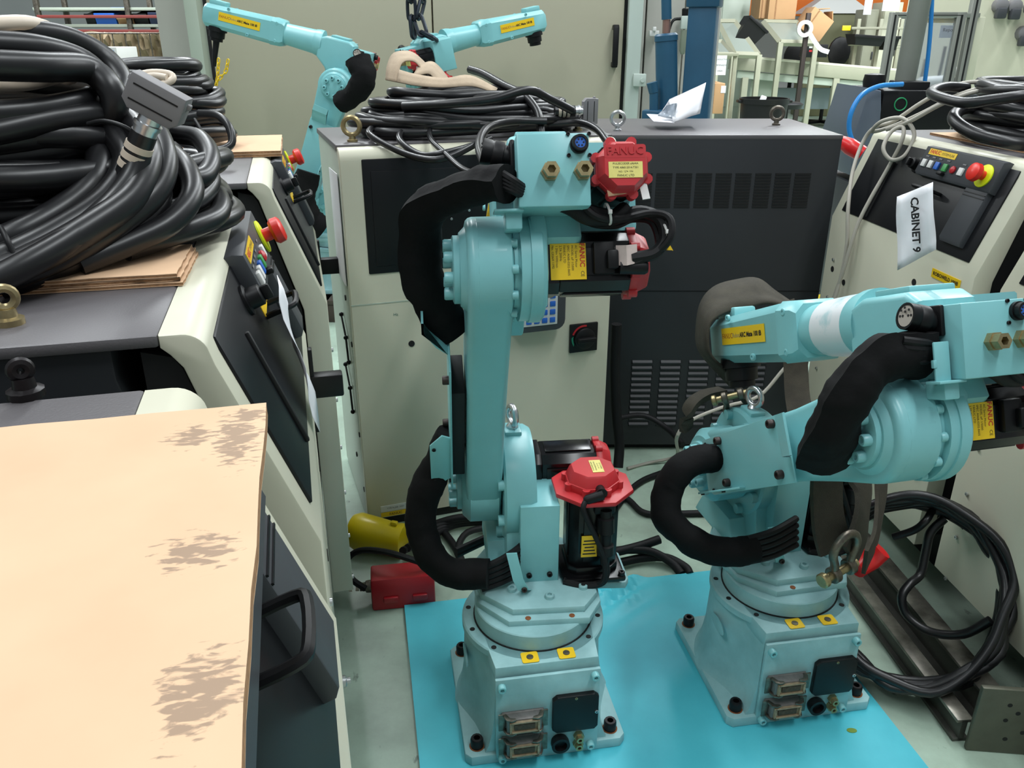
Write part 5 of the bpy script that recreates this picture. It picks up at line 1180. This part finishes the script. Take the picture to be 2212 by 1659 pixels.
obj('red_shell', MB().tube(lift(ry, [uy(1815, 305, 3.3), uy(1835, 316, 3.28), uy(1862, 332, 3.26)]), [.022, .032, .030], 14, 4), mat('bright_red', (215, 38, 40)), ry); obj('stem', MB().cyl((.02, .02, -.45), (.02, .02, 0), .03), M_black, ry); obj('yellow_band', MB().box((.0, .0, -.10), (.16, .10, .06), .01), M_yellowpl, ry)
# ---- assembly line far away
YB = 13.0
wb = thing('work_bench', 'long beige assembly bench with sloped trays in the far hall', 'bench', (uy(1760, 150, YB).x, YB, 0))
def wpart(name, x0, y0, x1, y1, m, dep, dY=0.0, rot=None, bev=.01):
    a, w, h = bb(x0, y0, x1, y1, YB+dY); return obj(name, MB().box((a.x-wb.location.x, dY+dep/2, a.z), (w, dep, h), min(bev, w*.2, h*.2), rot=rot), m, wb)
tilt = (0, R(4.5), 0)
wpart('apron', 1575, 140, 1965, 166, M_bench, .1, 0, tilt); wpart('lower_beam', 1590, 168, 1960, 184, M_beigeside, .08, .05, tilt); wpart('table_top', 1575, 134, 1965, 140, M_beige, .8, 0, tilt)
for x in (1612, 1810, 1935):
    a = uy(x, 160, YB); obj('leg', MB().box((a.x-wb.location.x, .05, a.z/2-.05), (.09, .09, a.z), .006), M_bench, wb)
wpart('modesty_panel', 1650, 190, 1800, 236, mat('blue_grey_panel', (128, 140, 146), .5), .05, .5); wpart('drawer_unit', 1620, 168, 1672, 225, M_beigeside, .4, .3)
for (x0, y0, x1, y1) in ((1905, 100, 1975, 104), (1840, 58, 1960, 64), (1835, 96, 1960, 99)): wpart('tray_rail', x0, y0, x1, y1, M_bench, .06, .4)
for x in (1852, 1900, 1945): a = uy(x, 80, YB+.4); obj('upright', MB().box((a.x-wb.location.x, .43, a.z-.2), (.05, .05, .9), .004), M_bench, wb)
rn = random.Random(4)
for k in range(14):
    x = 1655+k*21; a = uy(x, 137+k*2.4, YB-.0)
    tag(obj('small_part', MB().box((a.x, YB+.12, a.z+.035), (.10, .12, .05), .008), (M_black, M_kraft)[k % 2]), ('black component', 'tan wooden block')[k % 2]+' set out along the far assembly bench', 'component', 'components along the bench edge')
def tray(label, q, Y, m, fr, thick=.03):
    t = thing('sloped_rack', label, 'rack', tuple(uy(*q[2], Y)))
    P = lift(t, [uy(q[0][0], q[0][1], Y+.5), uy(q[1][0], q[1][1], Y+.5), uy(q[2][0], q[2][1], Y), uy(q[3][0], q[3][1], Y)])
    n = (P[1]-P[0]).cross(P[3]-P[0]).normalized()*thick
    obj('pane', MB().loft([P, [p_+n for p_ in P]]), m, t)
    for i in range(4):
        a_, c_ = P[i], P[(i+1) % 4]; d_ = (c_-a_); obj('frame_bar', MB().tube([a_+n*.5, c_+n*.5], .045, 4, 1), fr, t)
    for p_ in (P[2], P[3]): obj('rack_leg', MB().box((p_.x, p_.y, (-t.location.z)/2+p_.z/2), (.07, .07, t.location.z+p_.z), .004), fr, t)
    return t
M_trayglass = mat('grey_tray', (134, 142, 134), .25)
tray('sloped parts rack nearest the blue hoist', ((1552, 46), (1588, 46), (1640, 118), (1588, 116)), YB-.6, M_trayglass, M_bench)
tray('sloped parts rack under the brown boxes', ((1650, 46), (1722, 48), (1762, 92), (1686, 90)), YB-.3, M_trayglass, M_bench)
tray('lower sloped rack beside the blue hoist', ((1545, 90), (1560, 90), (1585, 118), (1548, 118)), YB-1.0, M_trayglass, M_bench)
def bin_(label, x0, y0, x1, y1, Y, rot=0, m=None, flare=.8):
    a, w, h = bb(x0, y0, x1, y1, Y); t = thing('parts_bin', label, 'bin', M=T(a) @ RY(rot)); b = MB(); f = flare
    o = [[(-w/2*f, -.2*f, -h/2), (w/2*f, -.2*f, -h/2), (w/2*f, .2*f, -h/2), (-w/2*f, .2*f, -h/2)], [(-w/2, -.2, h/2), (w/2, -.2, h/2), (w/2, .2, h/2), (-w/2, .2, h/2)], [(-w/2+.03, -.17, h/2), (w/2-.03, -.17, h/2), (w/2-.03, .17, h/2), (-w/2+.03, .17, h/2)], [(-w/2*f+.03, -.17*f, -h/2+.03), (w/2*f-.03, -.17*f, -h/2+.03), (w/2*f-.03, .17*f, -h/2+.03), (-w/2*f+.03, .17*f, -h/2+.03)]]
    obj('shell', b.loft(o), m or M_black, t); obj('rim', MB().box((0, -.205, h/2-.02), (w+.02, .02, .04), .004), m or M_black, t); return t
bin_('black plastic bin tipped on the sloped rack near the hoist', 1590, 45, 1640, 100, YB-.2, 38)
bin_('long black tray bin standing on the far bench rails', 1834, 76, 1902, 98, YB+.3, 4); bin_('black bin behind the acrylic guard edge', 1905, 78, 1930, 108, YB+.3, 0)
def chair(label, x, y, Y):
    p_ = uy(x, y, Y); t = thing('office_chair', label, 'chair', (p_.x, p_.y, 0)); z = p_.z
    sec = [[(.0+rx*math.cos(R(a)), -.02+.05*math.sin(R(a*2))*0+d_, z+rz*math.sin(R(a))) for a in range(0, 360, 24)] for rx, rz, d_ in ((.14, .19, .05), (.175, .225, .02), (.17, .215, -.02), (.10, .15, -.04))]
    obj('backrest', MB().loft(sec), M_black, t); obj('seat', MB().box((-.05, .25, .50), (.44, .44, .09), .03), M_black, t); obj('column', MB().cyl((-.05, .25, .08), (-.05, .25, .47), .03), M_black, t); obj('back_bar', MB().box((0, .08, .58), (.06, .03, .3), .008), M_black, t)
    for k in range(5): a = R(72*k); obj('foot', MB().box((-.05+.15*math.cos(a), .25+.15*math.sin(a), .06), (.30, .05, .05), .01, rot=(0, 0, a)), M_black, t)
    return t
chair('black padded office chair beside the sloped far bench', 1812, 112, YB+1.0); chair('black office chair half hidden by the black control box', 1716, 124, YB+1.0)
c3 = chair('black office chair seen through the acrylic guard', 2050, 118, 7.6)
bcx = simple('bench_controller', 'black control box standing on the far assembly bench', 'box', 1742, 96, 1788, 124, YB-.3, .3, M_black)
for k in (0, 1): obj('box_label', bbox(MB(), 1748, 100+k*8, 1756, 104+k*8, YB-.305, .004, .0), (M_plainwhite, M_red)[k], bcx)
sr = thing('label_roll', 'white roll of labels on the dark spindle above the bench', 'roll', M=T(uy(1738, 62, YB-.6)))
obj('roll', MB().lathe([(0, .06), (0, .11), (.05, .11), (.05, .06)], (0, .02, 0), (0, -1, 0), 24, cap=False), M_plainwhite, sr); obj('label_strip', MB().tube([(.08, 0, -.06), (.16, 0, -.16), (.26, 0, -.26), (.38, 0, -.30)], .5, flat=(.06, .004), sub=4, up=(0, -1, 0)), M_plainwhite, sr)
obj('spindle', MB().box((.05, .06, -.62), (.06, .06, 1.64), .004), M_boltdark, sr)
def carton(label, x0, y0, x1, y1, Y, rot=0, dep=.4, flaps=True):
    a, w, h = bb(x0, y0, x1, y1, Y); t = thing('carton', label, 'box', M=T(a) @ RY(rot)); obj('box', MB().box((0, dep/2, 0), (w, dep, h), .006), M_kraft, t); obj('tape_seam', MB().box((-w*.25, -.001, 0), (.02, .004, h*.98)), M_card_edge, t)
    if flaps:
        obj('flap', MB().box((-.05, dep*.5, h/2+.05), (w*.5, dep*.9, .012), .002, rot=(0, R(-35), 0)), M_kraft, t)
        obj('flap', MB().box((w*.35, dep*.5, h/2+.04), (w*.4, dep*.9, .012), .002, rot=(0, R(50), 0)), M_kraft, t)
    return t
carton('plain brown carton standing above the sloped rack', 1662, -30, 1722, 42, YB+.2, 0, .5, False); carton('second brown carton beside the plain one above the rack', 1642, -20, 1661, 40, YB+.3, 0, .5, False)
carton('opened brown carton tilted on the sloped rack', 1738, 26, 1792, 80, YB-.1, 33)
cr = carton('brown carton with a small white label on the floor by the hoist', 1532, 180, 1564, 246, 9.0, 0, .4, False); obj('paper_label', MB().box((.06, -.003, .09), (.05, .003, .07)), M_white, cr)
sgn = thing('paper_sign', 'white paper sign with three lines of print beside the hoist', 'sign', M=T(uy(1556, 141, 9.1))); a, w, h = bb(1544, 120, 1570, 163, 9.0)
obj('sheet', MB().box((0, 0, 0), (w, .004, h)), M_white, sgn)
for k, s_ in enumerate(('PRODUCTO', 'TERMINADO', 'AREA')): letters(s_, .022, M_ink, sgn, T((0, -.0025, .055-.055*k)) @ RX(90))
# shelf the sign hangs on
sh = thing('side_table', 'beige side table carrying the paper sign and carton', 'table', (uy(1560, 120, 9.1).x, 9.1, 0)); z_ = uy(1560, 118, 9.1).z
obj('table_top', MB().box((0, .3, z_), (.34, .6, .03), .004), M_bench, sh); 
for sx in (-.15, .15): obj('leg', MB().box((sx, .05, z_/2), (.04, .04, z_), .004), M_bench, sh)
# black waste bin
a, w, h = bb(1598, 212, 1700, 258, 8.8); tb_ = thing('waste_bin', 'large round black waste bin in front of the far bench', 'bin', (a.x, 8.8, 0)); zt_ = a.z+h/2
obj('drum', MB().lathe([(0, w*.40), (.02, w*.41), (zt_-.05, w*.485), (zt_-.05, w*.51), (zt_, w*.515), (zt_, w*.48), (zt_-.3, w*.46)], seg=40), M_black, tb_)
for sx in (-1, 1): obj('handle', MB().box((sx*w*.52, 0, zt_-.03), (.05, .10, .03), .01), M_black, tb_)
obj('liner_scrap', MB().box((-.05, -.1, zt_-.02), (.06, .03, .10), .01, rot=(0, .3, 0)), M_white, tb_)
# stool and cables under the bench
st = thing('work_stool', 'black swivel stool in front of the blue grey panel', 'stool', (uy(1700, 215, 10).x, 10, 0))
obj('seat', MB().lathe([(0, .17), (.05, .19), (.07, .15)], (0, 0, .60), (0, 0, 1), 24), M_black, st); obj('column', MB().cyl((0, 0, .05), (0, 0, .62), .03), M_black, st)
for k in range(5): a_ = R(72*k); obj('foot', MB().box((.15*math.cos(a_), .15*math.sin(a_), .04), (.32, .05, .05), .01, rot=(0, 0, a_)), M_black, st)
lc = thing('floor_cable', 'loose black cable loop on the floor by the far bench leg', 'cable', (uy(1845, 255, 10).x, 10, 0))
obj('cable_run', MB().tube([(.0+.16*math.cos(R(a)), .1*math.sin(R(a)), .25+.22*math.sin(R(a)+.6)) for a in range(0, 360, 30)], .012, 8, 3, True), M_black, lc)
# orange racking, white hopper and cabinets against the far wall
orr = thing('orange_rack', 'orange steel racking against the far wall', 'rack', (uy(1800, 0, 17).x, 17, 0))
obj('beam', MB().box((0, 0, 2.15), (5.0, .15, .9), .02), M_orange, orr)
for sx in (-2.4, 0, 2.4): obj('upright', MB().box((sx, .1, 1.4), (.12, .15, 2.8), .01), M_orange, orr)
hp_ = thing('white_hopper', 'white tapered machine hopper in front of the orange racking', 'hopper', (uy(1826, 20, 15.5).x, 15.8, 0)); z1, z0 = uy(1826, 0, 15.5).z, uy(1826, 28, 15.5).z
obj('hopper', MB().loft([[(-.62, 0, z0), (.62, 0, z0), (.62, .6, z0), (-.62, .6, z0)], [(-.25, .1, z1+.05), (.25, .1, z1+.05), (.25, .5, z1+.05), (-.25, .5, z1+.05)]]), M_plainwhite, hp_); obj('stand', MB().box((0, .3, z0/2), (.9, .5, z0), .02), mat('olive_machine', (112, 112, 82), .6), hp_)
for k, (x0, y0, x1, y1, m, lb) in enumerate(((1560, -40, 1622, 45, M_beigeside, 'tall pale grey locker behind the sloped parts rack'), (1905, 5, 1945, 100, M_cream, 'tall cream locker behind the black tray bin'), (1868, 20, 1894, 100, M_bench, 'beige locker beside the tall cream locker'))):
    a, w, h = bb(x0, y0, x1, y1, 14.6+k*.1); t = thing('locker', lb, 'locker', (a.x, 14.6+k*.1, 0)); z1 = a.z+h/2
    obj('carcass', MB().box((0, .25, z1/2), (w, .5, z1), .01), m, t); obj('door', MB().box((0, -.008, z1/2+.1), (w*.92, .02, z1*.85), .006), m, t); obj('handle', MB().box((w*.38, -.03, z1*.6), (.02, .03, .12), .004), M_darkgrey, t)
for k, (x0, y0, x1, y1) in enumerate(((1628, 0, 1668, 8), (1868, 0, 1885, 32), (1908, 0, 1945, 24))): simple('hanging_sheet', ('white sheet pinned above the sloped rack', 'white sheet hung by the orange racking', 'white printed sheet on the cream locker')[k], 'paper', x0, y0-20, x1, y1, 14.2, .01, M_white, .001)
simple('yellow_tag', 'yellow tag clipped on the far bench rail', 'tag', 1820, 55, 1838, 66, YB+.3, .03, M_yellow)

# ---- racking on the far left
YL = 9.5
lr = thing('storage_rack', 'steel storage rack with blue bins beyond the cable heap', 'rack', (uy(270, 60, YL).x, YL, 0))
X0, X1 = uy(140, 60, YL).x-lr.location.x, uy(425, 60, YL).x-lr.location.x
for z in (uy(270, 52, YL).z, uy(270, 16, YL).z, uy(270, 85, YL).z, .35): obj('shelf', MB().box(((X0+X1)/2, .3, z-.015), (X1-X0+.6, .6, .03), .004), M_beigeside, lr)
for x in (X0-.25, (X0+X1)/2, X1+.05): 
    for yy in (0, .6): obj('upright', MB().box((x, yy, 1.1), (.05, .05, 2.2), .004), M_dull, lr)
for z in (uy(270, 36, YL).z, uy(270, 67, YL).z): obj('red_rail', MB().box(((X0+X1)/2, -.03, z), (X1-X0+.5, .03, .03), .004), mat('brick_red', (128, 58, 54), .5), lr)
zb = uy(270, 52, YL).z
for k, (x0, x1, yt, m, nm) in enumerate(((185, 205, 14, M_panel, 'black'), (206, 250, 12, M_blue, 'blue'), (255, 288, 26, M_kraft, 'brown'), (290, 320, 15, M_black, 'dull black'), (322, 366, 8, mat('navy_plastic', (34, 46, 74), .5), 'navy'), (368, 404, 20, mat('mid_blue', (52, 84, 140), .5), 'mid blue'))):
    a, w, h = bb(x0, yt, x1, 51, YL+.05); t = thing('storage_bin', nm+' storage bin on the steel rack beyond the cable heap', 'bin', M=T((a.x, YL+.05, zb)))
    obj('shell', MB().loft([[(-w/2, 0, 0), (w/2, 0, 0), (w/2, .4, 0), (-w/2, .4, 0)], [(-w/2, -.03, h*.55), (w/2, -.03, h*.55), (w/2, .4, h), (-w/2, .4, h)]]), m, t); obj('front_lip', MB().box((0, -.03, h*.52), (w, .03, .03), .004), m, t)
# wire basket of crumpled brown paper
YK = 7.6; kb = thing('wire_basket', 'tall wire basket of crumpled brown packing paper beyond the cable heap', 'basket', (uy(255, 100, YK).x, YK, 0))
x0, x1 = uy(150, 100, YK).x-kb.location.x, uy(362, 100, YK).x-kb.location.x; zt_ = uy(255, 72, YK).z
def crumple():
    b = MB(); n, m_ = 34, 20; rnd = random.Random(9); V = []
    for j in range(m_):
        row = []
        for i in range(n):
            row.append(b.bm.verts.new((x0+(x1-x0)*i/(n-1), rnd.uniform(-.05, .05), .3+(zt_-.3)*j/(m_-1)+rnd.uniform(-.02, .02))))
        V.append(row)
    V2 = [b.bm.verts.new((v.co.x, v.co.y+.5, v.co.z-.08+rnd.uniform(-.04, .06))) for v in V[-1]]
    for a, c in zip(V, V[1:]):
        for i in range(n-1): b.bm.faces.new((a[i], a[i+1], c[i+1], c[i]))
    for i in range(n-1): b.bm.faces.new((V[-1][i], V[-1][i+1], V2[i+1], V2[i]))
    return b
tag(obj('crumpled_paper', crumple(), mat('brown_packing_paper', (150, 132, 104), .9, var=.25, vscale=9), kb), None, None, kind='stuff')
for k in range(9): obj('wire', MB().cyl((x0+(x1-x0)*k/8, -.08, .1), (x0+(x1-x0)*k/8, -.08, zt_), .006, seg=6), M_dull, kb)
for k in range(5): obj('wire', MB().cyl((x0, -.08, .1+(zt_-.1)*k/4), (x1, -.08, .1+(zt_-.1)*k/4), .006, seg=6), M_dull, kb)
for x in (x0, x1):
    for y in (-.08, .5): obj('corner_post', MB().box((x, y, zt_/2), (.03, .03, zt_), .003), M_dull, kb)
bx_ = thing('printed_carton', 'white and blue printed carton in front of the brown paper basket', 'box', M=T(uy(212, 128, 5.5))); a, w, h = bb(165, 100, 252, 152, 5.5)
obj('box', MB().box((0, .15, 0), (w, .3, h), .004), M_plainwhite, bx_); obj('printed_band', MB().box((w*.2, -.002, h*.28), (w*.45, .004, h*.18)), M_bluehose, bx_); obj('printed_band', MB().box((w*.1, -.002, -h*.38), (w*.7, .004, h*.16)), mat('deep_blue', (40, 70, 150), .5), bx_); obj('stand', MB().box((0, .15, -h/2-uy(212, 152, 5.5).z/2), (w*.9, .28, uy(212, 152, 5.5).z), .004), M_grey, bx_)
c_ = carton('battered brown carton beside the basket near the enclosure post', 370, 75, 425, 118, YK+.1, 8, .4); 
qa, qw, qh = bb(366, 105, 398, 138, YK-.5); fb = thing('foam_blocks', 'stack of white foam packing blocks beside the brown paper basket', 'foam', (qa.x, YK-.5, 0)); qz = qa.z+qh/2
for k in range(4): obj('foam_block', MB().box((.01*(k % 2), .13, qz*(k+.5)/4), (qw, .25, qz/4-.004), .015), M_plainwhite, fb)
ynt = simple('yellow_note', 'white card with a yellow diamond on the basket corner', 'card', 350, 65, 362, 98, YK-.12, .006, M_white, .001)
q = uy(358, 85, YK-.125); obj('yellow_diamond', MB().box((q.x, YK-.128, q.z), (.035, .003, .035), rot=(0, R(45), 0)), M_yellow, ynt)
